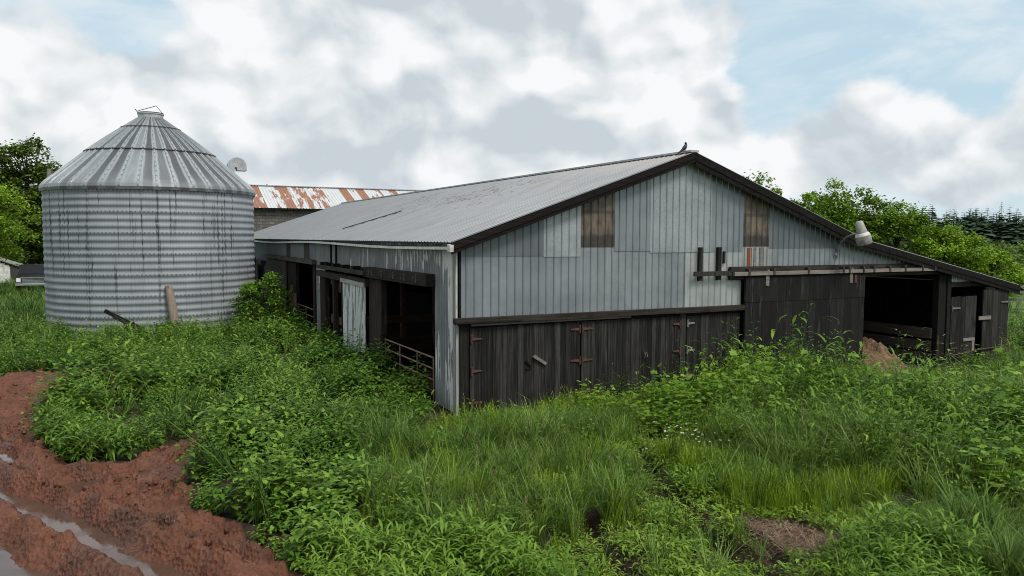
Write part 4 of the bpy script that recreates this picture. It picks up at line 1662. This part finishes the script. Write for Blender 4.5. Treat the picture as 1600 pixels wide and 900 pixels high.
def t_grass(n, H, W, spread=.5, lean=.25, rad=.05):
    m_ = LM()
    la = U(0, 6.3)
    for k in range(n):
        a = U(0, 6.3) if U(0, 1) < .6 else la+U(-.6, .6)
        h = H*U(.55, 1.15)
        b0 = U(.03, lean)*h
        bend = U(.05, spread)*h
        side = np.array([-math.sin(a), math.cos(a), 0])
        dr = np.array([math.cos(a), math.sin(a), 0])
        p = np.array([U(-rad, rad), U(-rad, rad), 0])
        pts = [p, p+dr*b0*.4+np.array([0, 0, h*.45]), p+dr*(b0+bend*.35)+np.array([0, 0, h*.82]), p+dr*(b0+bend)+np.array([0, 0, h*U(.78, 1.0)])]
        ws = [W*.7, W, W*.7]
        v = []
        for q, w_ in zip(pts[:3], ws):
            v += [q-side*w_/2, q+side*w_/2]
        v.append(pts[3])
        m_.add(np.array(v), np.array([[0, 1, 3], [0, 3, 2], [2, 3, 5], [2, 5, 4], [4, 5, 6]]), U(0, 1))
    return m_.arr()


def t_cover(H, L, n=14):
    m_ = LM()
    for k in range(n):
        a = U(0, 6.3)
        r = U(0, .12)
        ll = L*U(.6, 1.2)
        v, f = strip(ll, ll*.26, U(.4, 1.4))
        v = rotz(roty(v, U(-.1, .8)), a+U(-1, 1))+np.array([r*math.cos(a), r*math.sin(a), H*U(.25, 1)])
        m_.add(v, f, U(0, 1))
    return m_.arr()


def scatter(poly, dens, wob=.35, keep=None, seed=0):
    r = np.random.default_rng(seed+100)
    p = np.array(poly)
    lo, hi = p.min(0), p.max(0)
    n = int((hi-lo).prod()*dens)
    x = r.uniform(lo[0], hi[0], n)
    y = r.uniform(lo[1], hi[1], n)
    wx = (fbm(x*1.1, y*1.1, 31, 3)-.5)*2*wob
    wy = (fbm(x*1.1, y*1.1, 37, 3)-.5)*2*wob
    ok = inpoly(x+wx, y+wy, poly)
    ok &= ~((x > -.12) & (y > -.22) & (x < 20.3) & (y < 35))
    ok &= ~((x > 12.6) & (x < 16.7) & (y > -1.9))
    ok &= np.hypot(x+5.23, y-21.4) > 4.25
    ok &= mudmask(x, y) < .5
    if keep is not None:
        ok &= keep(x, y)
    return x[ok], y[ok]


STRAW = [(.72, -7.75), (1.1, -7.55), (1.55, -8.0), (1.95, -8.9), (1.55, -9.25), (.85, -9.15), (.55, -8.5)]


def offtrack(x, y):
    r = np.ones(x.shape, bool)
    for pts, hw, dep, b in TRACKS:
        r &= segdist(x, y, pts) > hw*.9
    return r & ~inpoly(x, y, STRAW)


def plant(name, mat, temps, zones, hfun=None, seed=0, leansd=.10):
    """fill zones with copies of the template plants, as one mesh of ground cover"""
    r = np.random.default_rng(seed)
    V, F, T, n0 = [], [], [], 0
    for zi, (poly, dens, smin, smax, wob) in enumerate(zones):
        x, y = scatter(poly, dens, wob, offtrack, seed*31+zi)
        n = len(x)
        if not n:
            continue
        z = gheight(x, y)
        clump = fbm(x*1.25, y*1.25, 50+seed, 3)
        sc = r.uniform(smin, smax, n)*np.clip(.25+1.5*clump, .35, 1.45)
        if hfun is not None:
            sc = sc*hfun(x, y)
        a = r.uniform(0, 2*PI, n)
        lean = r.normal(0, leansd, (n, 2))+(np.stack([fbm(x*1.6, y*1.6, 70+seed, 2), fbm(x*1.6, y*1.6, 80+seed, 2)], -1)-.5)*leansd*4
        pt = r.normal(0, .15, n)+(fbm(x*.9, y*.9, 60+seed, 3)-.5)*.9
        which = r.integers(0, len(temps), n)
        for k, (v, f, t) in enumerate(temps):
            idx = np.where(which == k)[0]
            if not len(idx):
                continue
            c, s_ = np.cos(a[idx])[:, None], np.sin(a[idx])[:, None]
            S = sc[idx][:, None]
            vx = (v[None, :, 0]*c-v[None, :, 1]*s_)*S
            vy = (v[None, :, 0]*s_+v[None, :, 1]*c)*S
            vz = v[None, :, 2]*S
            vx = vx+lean[idx, 0][:, None]*vz+x[idx][:, None]
            vy = vy+lean[idx, 1][:, None]*vz+y[idx][:, None]
            vz = vz+z[idx][:, None]-.015
            V.append(np.stack([vx, vy, vz], -1).reshape(-1, 3))
            F.append((f[None]+(np.arange(len(idx))*len(v))[:, None, None]).reshape(-1, 3)+n0)
            T.append(np.clip(t[None]+pt[idx][:, None], 0, 1).ravel())
            n0 += len(idx)*len(v)
    V, F, T = np.concatenate(V), np.concatenate(F), np.concatenate(T)
    o = leafmesh(name, V, F, T, mat)
    kind(o, 'stuff')
    return o


ZA = [(-5.75, -3.9), (-5.75, -2.0), (-5.2, -.9), (-4.5, .2), (-2.9, -.7), (-2.6, -2.0), (-3.4, -4.3), (-4.3, -6.4), (-4.85, -6.7), (-5.05, -5.6)]
ZB = [(-6.65, -.75), (-5.5, .1), (-4.3, .3), (-2.9, -.9), (-1.3, -1.1), (-.45, .5), (-.15, 2.5), (-.15, 12.5), (-.2, 19), (-.6, 22), (-10, 22), (-10.5, 10), (-8.1, 9.6), (-6.9, 8.8),
      (-7.3, 6.7), (-8.15, 4), (-8.05, 1.3), (-7.45, -.6)]
ZBedge = [(-8.2, 4.2), (-8.1, 1.2), (-7.45, -.65), (-6.6, -.8), (-5.8, -.2), (-6.3, .6), (-7.0, 1.2), (-7.3, 4)]
ZC = [(-3.3, -.7), (-1.5, -1.2), (-.3, -.2), (.6, -.5), (2.6, -1.3), (3.3, -2.6), (2.2, -3.8), (-.5, -7.1), (-2.2, -7.2), (-4.2, -6.2), (-2.9, -2.4)]
ZD = [(-4.7, -6.6), (-3.3, -6.1), (-2.4, -7.2), (-2.2, -8.6), (-2.6, -11), (-4.3, -9.5)]
ZD2 = [(.95, -9.15), (1.95, -9.1), (2.4, -9.9), (1.6, -11), (.1, -10.6)]
ZE = [(-2.5, -7.0), (-.7, -6.9), (1.0, -4.9), (2.2, -3.7), (3.0, -4.6), (3.4, -8.2), (3, -11.5), (-3, -11.5)]
ZF = [(1.35, -5.0), (2.4, -4.6), (3.3, -5.6), (4.6, -7.4), (3.0, -8.4), (2.5, -8.0), (1.7, -7.7), (.75, -7.5), (.95, -6.3)]
ZG = [(-.2, -.5), (8.2, -.1), (8.2, -2.0), (5.5, -3.6), (3.4, -4.4), (2.0, -3.4), (.4, -1.4)]
ZH = [(8, -.1), (13.2, -.4), (12.4, -2.8), (7.5, -6.0), (4.2, -7.7), (3.2, -6.5), (3.0, -4.6), (5, -3.4)]
ZI = [(12.2, -1.2), (16.6, -.8), (21, -.6), (27, -3), (20, -8), (12, -9), (6, -10.2), (3.6, -8.6), (6, -6.6), (12, -2.6)]
ZJ = [(2.9, -8.4), (6, -9.4), (12, -9), (9, -13), (2.2, -12), (2.0, -9.6)]
ZK = [(20.3, -.6), (20.3, 12), (26, 14), (33, 9), (33, 0), (36, -8), (26, -6)]
ZL = [(-30, 10.5), (-9.8, 9.9), (-9.6, 17), (-8.5, 26.5), (-8.5, 40), (-14, 58), (-40, 52)]


def h_left(x, y):
    wall = np.exp(-((x+1.2)/1.3)**2)*np.clip((y-.4)/2, 0, 1)
    m1 = np.clip(.42+1.05*fbm(x*.62, y*.62, 77, 2)+.12*wall, .3, 1.35)
    m1 = m1*(1-.3*np.exp(-((x+.2)/.9)**2-((y-.2)/1.0)**2))
    gap = np.exp(-(segdist(x, y, [(-5.2, .3), (-4.2, 1.0), (-2.8, 1.1), (-1.9, 1.6)])/.40)**2)
    return m1*(1-.72*gap)


def h_gable(x, y):
    return np.clip(.26+.115*x, .28, 1.1)*np.clip(.55-.22*y, .55, 1)/.8


def h_grass(x, y):
    return np.where((x > -1.6) & (x < 17), np.clip(.22-.2*(y-.2), .25, 1.0), 1.)*(.7+.6*fbm(x*.8, y*.8, 91, 3))


def h_patch(x, y):
    return .55+.9*fbm(x*1.3, y*1.3, 95, 3)


def h_right(x, y):
    return np.where(x < 17, np.clip(.22-.17*(y+.4), .28, 1.0), .7)*(.8+.4*fbm(x*.5, y*.5, 88, 3))


TB = [t_broad(.80, .16, 7, 5) for _ in range(7)]
plant('nettle_bed', 'broad', TB, [(ZA, 15, .85, 1.1, .12), (ZB, 11, .8, 1.1, .2), (ZC, 2.4, .4, .8, .8)], h_left, 1)
TL = [t_lance(.55, .22, 5, .17) for _ in range(5)]
plant('smartweed_bed', 'lance', TL, [(ZBedge, 16, .8, 1.15, .3), (ZD, 42, .55, .85, .25), (ZD2, 42, .55, .85, .2), (ZB, .5, 1.0, 1.4, .2), (ZA, .4, 1, 1.3, .1)], None, 2)
TG = [t_grass(15, .85, .0125, .9, .4) for _ in range(7)]
plant('tall_grass', 'grass', TG, [(ZC, 32, .45, .9, .8), (ZF, 10, .4, .8, .8), (ZH, 24, .7, 1.1, .4), (ZI, 9, .7, 1.1, .4), (ZJ, 70, .45, .8, .3), (ZG, 12, .4, .8, .3),
                                  (ZB, 1.6, .7, 1.1, .2), (ZA, 1.2, .8, 1.1, .1), (ZE, 3.5, .4, .7, .2)], h_grass, 3, .2)
TW = [t_grass(8, .9, .032, .8, .4, .2) for _ in range(4)]
plant('meadow_grass', 'grass', TW, [(ZK, 3.2, .5, .9, 1), ([(33, -5), (30, 12), (42, 30), (66, 24), (66, 2)], 1.3, .35, .6, 1.5), (ZL, 6.5, .5, .85, .5)], None, 4)
TLb = [t_broad(.75, .19, 6, 4, lobed) for _ in range(6)]
plant('lobed_weeds', 'lobed', TLb, [(ZG, 11, .6, 1.25, .35), (ZI, 5.5, .7, 1.25, .3), (ZH, 3.0, .6, 1.25, .8), (ZK, .9, .9, 1.4, 1)], lambda x, y: np.where(x < 8.3, h_gable(x, y), h_right(x, y)), 5)
TM = [t_broad(.95, .085, 11, 4, kite, .4) for _ in range(6)]
plant('mixed_weeds', 'broad', TM, [(ZH, 9, .75, 1.25, .6), (ZI, 6, .8, 1.2, .4), (ZG, 3, .7, 1.3, .3), (ZC, 5.0, .45, .95, .7), (ZE, 1.2, .25, .5, .5), (ZF, 1.5, .3, .6, .6), (ZJ, 2, .4, .8, .5), (ZK, .9, 1, 1.5, 1), (ZL, 1.2, .8, 1.3, .5)], lambda x, y: np.where(x < 8.3, h_gable(x, y)*1.1, h_right(x, y)), 6)
TLW = [t_lance(.75, .15, 4, .17) for _ in range(4)]
plant('willowherb', 'lobed', TLW, [(ZC, 11, .4, 1.1, .7), (ZE, 1.5, .25, .5, .4), (ZF, 3, .4, .8, .7), (ZH, 5, .8, 1.5, .4), (ZI, 4, .8, 1.2, .4), (ZJ, 4, .6, 1, .3), (ZG, 3.5, .6, 1.5, .3)], lambda x, y: np.where(x < 8.3, h_gable(x, y)*1.1, h_right(x, y)), 7)
TF = [t_grass(16, .42, .006, .25, .25, .06) for _ in range(5)]
plant('fine_yellow_grass', 'fine', TF, [(ZF, 85, .5, 1.2, 1.1), (ZE, 34, .3, .7, .3), (ZC, 14, .8, 1.4, .6), (ZJ, 34, .5, .9, .5), (ZH, 16, .8, 1.5, .8), (ZG, 20, .5, 1.1, .5), (ZI, 8, .8, 1.5, .5)], h_patch, 8)
TC = [t_cover(.15, .075, 16) for _ in range(6)]
plant('creeping_weeds', 'cover', TC, [(ZE, 100, .6, 1.35, .5), (ZF, 75, .7, 1.5, .9), (ZC, 30, .8, 1.6, .6), (ZJ, 30, .8, 1.3, .3), (ZD, 30, .8, 1.2, .25), (ZC, 14, .8, 1.3, .3)], None, 9)
EDGE = [(-5.9, -4.2), (-5.2, -5.7), (-4.9, -7), (-4.3, -9.5), (-3.6, -9.5), (-4.2, -6.8), (-4.8, -5), (-5.2, -3.5)]
plant('mud_edge_weeds', 'lobed', [t_broad(.22, .07, 4, 3) for _ in range(4)], [(EDGE, 14, .7, 1.3, .4)], None, 10)

# ---- patch of dead straw by the wheel tracks
r_ = np.random.default_rng(5)
lm = LM()
xs, ys = scatter(STRAW, 1500, .15, None, 3)
zs = gheight(xs, ys)
for x, y, z in zip(xs, ys, zs):
    L = r_.uniform(.06, .2)
    a = r_.uniform(0, 6.3)
    e = r_.normal(.05, .2)
    d = np.array([math.cos(a)*math.cos(e), math.sin(a)*math.cos(e), math.sin(e)])*L
    s_ = np.array([-math.sin(a), math.cos(a), 0])*r_.uniform(.002, .005)
    p = np.array([x, y, z+r_.uniform(.01, .05)])
    lm.add([p-s_, p+s_, p+d+s_, p+d-s_], [[0, 1, 2], [0, 2, 3]], r_.uniform(0, 1))
kind(lm.build('dead_straw', 'straw'), 'stuff')

# dry stems standing through the weeds, and bits of straw trodden into the mud
def dry(poly, dens, h0, h1, seed, flat=False):
    r = np.random.default_rng(seed)
    p = np.array(poly)
    lo, hi = p.min(0), p.max(0)
    n = int((hi-lo).prod()*dens)
    x, y = r.uniform(lo[0], hi[0], n), r.uniform(lo[1], hi[1], n)
    ok = (mudmask(x, y) > .5) if flat else (inpoly(x, y, poly) & offtrack(x, y))
    x, y = x[ok], y[ok]
    if flat:
        q = fbm(x*1.1, y*1.1, 48, 3) > .5
        x, y = x[q], y[q]
    z = gheight(x, y)
    for i in range(len(x)):
        L = r.uniform(h0, h1)
        a = r.uniform(0, 6.3)
        e = r.normal(.0, .12) if flat else r.uniform(.9, 1.5)
        d = np.array([math.cos(a)*math.cos(e), math.sin(a)*math.cos(e), math.sin(e)])*L
        s_ = np.array([-math.sin(a), math.cos(a), 0])*(.003 if flat else .0035)
        p_ = np.array([x[i], y[i], z[i]+(.02 if flat else 0)])
        dl.add([p_-s_, p_+s_, p_+d+s_*.3, p_+d-s_*.3], [[0, 1, 2], [0, 2, 3]], r.uniform(.3, 1))
        if not flat and r.random() < .5:
            for k in range(5):
                b_ = p_+d*(.85+.03*k)
                q_ = np.array([r.normal(0, .02), r.normal(0, .02), .03])
                dl.add([b_-s_, b_+s_, b_+q_+s_*2, b_+q_-s_*2], [[0, 1, 2], [0, 2, 3]], r.uniform(.3, .9))


dl = LM()
dry(ZC, 3, .4, .85, 1)
dry(ZH, 3, .6, 1.2, 2)
dry(ZG, 3, .3, .8, 3)
dry(ZI, 1.5, .5, 1.1, 4)
kind(dl.build('dry_stems', 'straw'), 'stuff')
dl = LM()
dry([(-11, -9.5), (-4.3, -9.5), (-4.3, 10), (-11, 10)], 28, .03, .14, 5, True)
kind(dl.build('trodden_straw', 'straw'), 'stuff')

# ---- plants that stand out one by one
def lone(name, label, cat, loc, arrs, mat, stem_h=.5, sc=1.):
    t_ = thing(name, label, cat, loc)
    lm_ = LM()
    for (v, f, t), off, k in arrs:
        lm_.add(v*k*sc+np.array(off), f, t)
    lm_.build('foliage', mat, t_)
    MB().tube([(0, 0, -.05), (.01, 0, stem_h*.5), (0, .01, stem_h)], [.014, .011, .006], 6).build('stem', 'hedge', t_)
    return t_


def ring(n, r, f):
    out = []
    for k in range(n):
        a = 2*PI*k/n+U(-.3, .3)
        rr = r*U(.2, 1)
        out.append((f(), (rr*math.cos(a), rr*math.sin(a), 0), U(.8, 1.15)))
    return out


lone('tall_weed', 'tall bushy weed standing against the black sliding door', 'plant', (9.35, -1.0, -.02), ring(7, .28, lambda: t_broad(1.6, .085, 12, 5, kite, .42)), 'lobed', .9)
lone('lance_leaved_plant', 'large clump of long drooping bright leaves near the right edge of the weeds', 'plant', (5.75, -7.55, 0), ring(8, .35, lambda: t_lance(.85, .22, 5, .24)), 'lobed', .6)
lone('yellowing_weed', 'small yellowing weed at the edge of the mud between two nettle beds', 'plant', (-5.25, .05, .02), ring(4, .12, lambda: t_broad(.42, .08, 5, 3)), 'yellow', .35)
lone('feathery_weed', 'small feathery dark weed at the edge of the red mud', 'plant', (-8.2, 3.4, 0), ring(5, .14, lambda: t_broad(.5, .06, 9, 4, kite, .3)), 'broad', .4)
lone('flowering_stalk', 'yellow-green flowering weed in front of the stable doors', 'plant', (18.3, -1.0, -.2), ring(3, .1, lambda: t_broad(1.25, .09, 9, 3, kite, .4)), 'yellow', 1.)
lone('wall_weed', 'leafy weed clump at the foot of the lean-to corner post', 'plant', (16.9, -.9, -.22), ring(6, .35, lambda: t_broad(.8, .12, 7, 5)), 'lobed', .6)

dz0 = thing('daisy', 'small white daisy in the patch of daisies among the yellow-green grass', 'flower', (2.3, -5.1, 0), 0, 'white daisies in the yellow-green grass')
lm = LM()
for k in range(9):
    a = 2*PI*k/9
    v, f = kite(.024, .012, 0, .1)
    lm.add(rotz(v, a)+np.array([0, 0, .5]), f, .5)
lm.build('petals', 'petal', dz0)
MB().tube([(0, 0, 0), (.01, 0, .25), (0, 0, .495)], .003, 5).build('stem', 'fine', dz0)
MB().lathe([(0, .508), (.007, .506), (.008, .498), (0, .497)], 8).build('flower_centre', 'yellow', dz0)
for k in range(38):
    x, y = 2.35+random.gauss(0, .33), -5.05+random.gauss(0, .3)
    if k > 33:
        x, y = U(3.5, 6), U(-6, -4.3)
    q = copy_thing(dz0, (x, y, float(gheight(np.array([x]), np.array([y]))[0])), U(0, 6), (1, 1, U(.7, 1.15)))
    q.scale = (U(.9, 1.3),)*2+(U(.75, 1.15),)


# ---- trees
def crown(H, R, zb, nclu, nleaf, leaf, seed, squash=1., lift=0.):
    r = np.random.default_rng(seed)
    V, F, T = [], [], []
    zc, rz = (H+zb)/2, (H-zb)/2
    d = r.normal(size=(nclu, 3))
    d /= np.linalg.norm(d, axis=1)[:, None]
    rad = r.uniform(.35, 1.0, nclu)**.6*(.78+.45*r.random(nclu))
    taper = 1-.35*np.clip(d[:, 2], 0, 1)
    C = np.stack([d[:, 0]*R*rad*taper, d[:, 1]*R*rad*taper, zc+d[:, 2]*rz*np.minimum(rad, 1.02)*.92], -1)
    n0 = 0
    per = nleaf//nclu
    for c in C:
        rc = R*r.uniform(.16, .34)
        n = int(per*r.uniform(.6, 1.4))
        q = r.normal(size=(n, 3))*np.array([1, 1, .5])
        q = q/np.maximum(np.linalg.norm(q, axis=1), .6)[:, None]*rc*r.uniform(.2, 1, n)[:, None]**.5
        q[:, 2] -= .18*(q[:, 0]**2+q[:, 1]**2)/rc
        P = c+q
        L = leaf*r.uniform(.6, 1.3, n)
        a = r.uniform(0, 2*PI, n)
        e = r.normal(-.25, .45, n)
        ro = r.normal(0, .5, n)
        dx = np.stack([np.cos(a)*np.cos(e), np.sin(a)*np.cos(e), np.sin(e)], -1)
        sd_ = np.stack([-np.sin(a), np.cos(a), ro], -1)
        sd_ /= np.linalg.norm(sd_, axis=1)[:, None]
        W = L*.42
        v = np.stack([P, P+dx*(L*.45)[:, None]+sd_*W[:, None], P+dx*L[:, None], P+dx*(L*.45)[:, None]-sd_*W[:, None]], 1).reshape(-1, 3)
        f = np.array([[0, 1, 2], [0, 2, 3]])[None]+(np.arange(n)*4)[:, None, None]
        V.append(v)
        F.append(f.reshape(-1, 3)+n0)
        T.append(np.repeat(np.clip(r.uniform(.15, .7)+r.normal(0, .16, n), 0, 1), 4))
        n0 += 4*n
    return np.concatenate(V), np.concatenate(F), np.concatenate(T), C


def tree(name, label, x, y, H, R, zb, mat, seed, nclu=46, nleaf=5200, leaf=.17, cat='tree', group=None, z=0.):
    t_ = thing(name, label, cat, (x, y, z), 0, group)
    v, f, t, C = crown(H, R, zb, nclu, nleaf, leaf, seed)
    leafmesh('crown', v, f, t, mat, t_)
    m_ = MB()
    tr_ = max(.05, H*.018)
    lean = U(-.3, .3)
    sp = [(0, 0, -.2), (lean*.3, .1, H*.25), (lean*.6, .05, H*.5), (lean, 0, H*.82)]
    m_.tube(sp, [tr_*1.25, tr_, tr_*.7, tr_*.2], 8)
    for c in C[::4]:
        k = min(.7, max(.15, (c[2]/H)*.7))
        b = Vector((lean*k, .05, H*k))
        e = Vector(c)
        m_.tube([b, b.lerp(e, .5)+Vector((0, 0, .1*R)), e], [tr_*.45, tr_*.28, tr_*.08], 6)
    m_.build('trunk', 'bark', t_, smooth=True)
    return t_


gR = 'leafy maples beyond the barn'
tree('maple_tree', 'loose-topped maple rising over the right roof slope beside the peak', 26.6, 19.1, 8.5, 2.0, 3.6, 'maplem', 11, 30, 2300, .19, group=gR)
tree('maple_tree', 'small maple showing just above the roof left of the biggest maple', 28.3, 16.0, 6.9, 1.3, 3.2, 'maplem', 12, 24, 1800, .17, group=gR)
tree('maple_tree', 'broad tall green maple, the biggest beyond the barn roof', 31.9, 16.4, 7.5, 2.7, 1.8, 'maplem', 13, 90, 12000, .18, group=gR)
tree('maple_tree', 'mid-height green maple on the right shoulder of the biggest maple', 34.2, 14.6, 6.5, 2.3, 1.5, 'maplem', 14, 70, 9500, .17, group=gR)
tree('maple_tree', 'bright yellow-green maple above the lean-to roof', 35.2, 12.2, 5.0, 2.1, 1.0, 'mapled', 15, 70, 9500, .16, group=gR)
tree('maple_tree', 'bright low maple furthest down the slope of the lean-to roof', 38.6, 11.4, 3.5, 2.0, .5, 'mapled', 16, 64, 8000, .16, group=gR)
tree('maple_tree', 'thin dark sapling poking up in front of the conifers', 41.0, 18.4, 6.2, .8, 3.2, 'maplem', 17, 22, 1500, .17, group=gR)
tree('maple_tree', 'rounded bright maple between the two yellow-green ones', 37.2, 13.6, 4.1, 2.0, .8, 'mapled', 18, 64, 8000, .16, group=gR)
tree('maple_tree', 'dark green maple hidden low behind the biggest maple', 33.5, 20.2, 6.9, 2.4, 1.5, 'maplem', 19, 60, 7000, .18, group=gR)

gL = 'tall trees behind the silo'
tree('broadleaf_tree', 'tall dark broadleaf tree furthest left behind the silo', -18.6, 72, 15.2, 4.6, 1.5, 'darkt', 21, 120, 15000, .34, group=gL)
tree('broadleaf_tree', 'tall dark tree whose ragged edge meets the silo roof', -14.1, 71, 13.9, 3.6, 1.5, 'darkt', 22, 100, 12000, .32, group=gL)
tree('broadleaf_tree', 'lower dark tree close beside the silo wall', -12.2, 70, 9.6, 2.8, 1.0, 'darkt', 23, 80, 9000, .32, group=gL)
tree('broadleaf_tree', 'dark tree behind the white shed', -17.2, 78, 11, 4.0, 0.6, 'darkt', 24, 90, 10000, .36, group=gL)
tree('broadleaf_tree', 'dense dark tree filling in behind the pickup truck', -13.9, 78, 8, 3.2, .1, 'darkt', 25, 90, 10000, .36, group=gL)
tree('maple_tree', 'bright yellow-green maple at the left edge in front of the dark trees', -15.2, 48.5, 8.4, 3.2, 1.9, 'mapled', 26, 84, 10500, .18, group=gL)

tree('shrub', 'dark undergrowth below the bright maple behind the white shed', -17.5, 66.5, 4.2, 3.6, 0, 'darkt', 27, 60, 6000, .32, 'shrub', gL)
# shrubs
tree('shrub', 'leafy shrub squeezed between the silo and the long barn wall', -1.35, 17.3, 2.55, 1.15, .1, 'lobed', 31, 60, 6500, .10, 'shrub')
tree('shrub', 'low dark shrub right of the lean-to', 25.3, 1.2, 1.5, 1.1, 0, 'broad', 32, 40, 3600, .10, 'shrub', z=-.2)
tree('shrub', 'green shrub against the end of the lean-to', 21.6, -.4, 1.25, .9, 0, 'lobed', 33, 40, 3000, .10, 'shrub', z=-.25)

# hedge bushes beyond the meadow
gH = 'bushes across the meadow'
k = 0
HB = [(.925, 96, 6.3, 4.5), (.955, 92, 6.0, 4.2), (.985, 88, 5.6, 4.0), (1.005, 100, 6.4, 4.6), (1.03, 86, 5.6, 4.2), (1.06, 92, 6.2, 4.4), (1.09, 90, 6.0, 4.5), (1.13, 96, 6.0, 4.5), (.965, 76, 4.1, 3.2), (1.015, 74, 3.6, 3.2), (1.05, 72, 4.0, 3.0)]
HLAB = ['bush at the left end of the row, half hidden by the bright maples', 'dull green bush just right of the bright maples', 'rounded green bush under the middle of the conifers',
        'tallest bush of the row under the pointed conifer', 'wide green bush near the right end of the row', 'bush at the right end of the row by the meadow', 'bush running out of view on the right',
        'last bush of the row beyond the picture edge', 'low bush in front of the row beside the bright maples', 'low rounded bush standing out in front of the row', 'small front bush at the right edge above the fence']
for (az, D, H, R), lb in zip(HB, HLAB):
    x, y = CAM.x+D*math.sin(az), CAM.y+D*math.cos(az)
    tree('bush', lb, x, y, H*.60, R, .1, 'hedge', 40+k, 60, 5000, .30, 'bush', gH)
    k += 1


# ---- conifers
def conifer(seed, H, R):
    r = np.random.default_rng(seed)
    lm_ = LM()
    n = 26
    for i in range(n):
        k = i/(n-1)
        z = H*(.06+.94*k)
        rr = R*(1-k)**.85*r.uniform(.75, 1.15)+.08
        m_ = max(6, int(26*(1-k)))
        for j in range(m_):
            a = r.uniform(0, 2*PI)
            L = rr*r.uniform(.65, 1.15)
            w_ = L*r.uniform(.22, .4)+.05
            dr = np.array([math.cos(a), math.sin(a), 0])
            s_ = np.array([-math.sin(a), math.cos(a), 0])
            dp_ = r.uniform(.1, .45)*L
            p0 = np.array([0, 0, z+.15*H/n])
            v = [p0, p0+dr*L*.6+s_*w_-[0, 0, dp_*.5], p0+dr*L-[0, 0, dp_], p0+dr*L*.6-s_*w_-[0, 0, dp_*.5], p0+dr*L*.55-[0, 0, dp_*.1]]
            lm_.add(np.array(v), np.array([[0, 4, 1], [0, 3, 4], [1, 4, 2], [3, 2, 4]]), np.clip(r.normal(.45, .2), 0, 1))
    return lm_


def make_conifer(seed, H, R, label, group):
    t_ = thing('conifer_tree', label, 'conifer', (0, 0, 0), 0, group)
    conifer(seed, H, R).build('crown', 'conif', t_)
    MB().tube([(0, 0, -.3), (0, 0, H*.95)], [H*.018, .02], 7).build('trunk', 'bark', t_)
    return t_


gC = 'dark conifers on the far skyline'
lab = 'dark conifer in the unbroken row of conifers on the far skyline'
protos = [make_conifer(s_, 9.6, 3.2, lab, gC) for s_ in (1, 2, 3)]
i = 0
rr_ = random.Random(4)
az = .86
while az < 1.2:
    for D in (212, 222, 232):
        a2 = az+rr_.uniform(-.006, .006)
        D2 = D+rr_.uniform(-5, 5)
        x, y = CAM.x+D2*math.sin(a2), CAM.y+D2*math.cos(a2)
        k = rr_.uniform(.95, 1.22)
        if i < 3:
            q = protos[i]
            q.location = (x, y, 0)
        else:
            q = copy_thing(protos[i % 3], (x, y, 0), rr_.uniform(0, 6))
        q.scale = (k*rr_.uniform(1.4, 2.1), k*rr_.uniform(1.4, 2.1), k*rr_.uniform(.92, 1.12))
        i += 1
    az += .0075
q = copy_thing(protos[0], (CAM.x+214*math.sin(1.037), CAM.y+214*math.cos(1.037), 0), 1, (.8, .8, 1.34))
q['label'] = 'single pointed conifer standing taller than its row on the far skyline'
q = copy_thing(protos[1], (18.0, 132.4, 0), 1, (1.0, 1.0, 1.46))
q['label'] = 'tip of a spruce just over the rusty roof, nearer the silo'
q['group'] = 'spruces behind the rusty roof'
q = copy_thing(protos[2], (23.2, 131.5, 0), 2, (1.2, 1.2, 1.43))
q['label'] = 'tip of a spruce just over the middle of the rusty roof'
q['group'] = 'spruces behind the rusty roof'
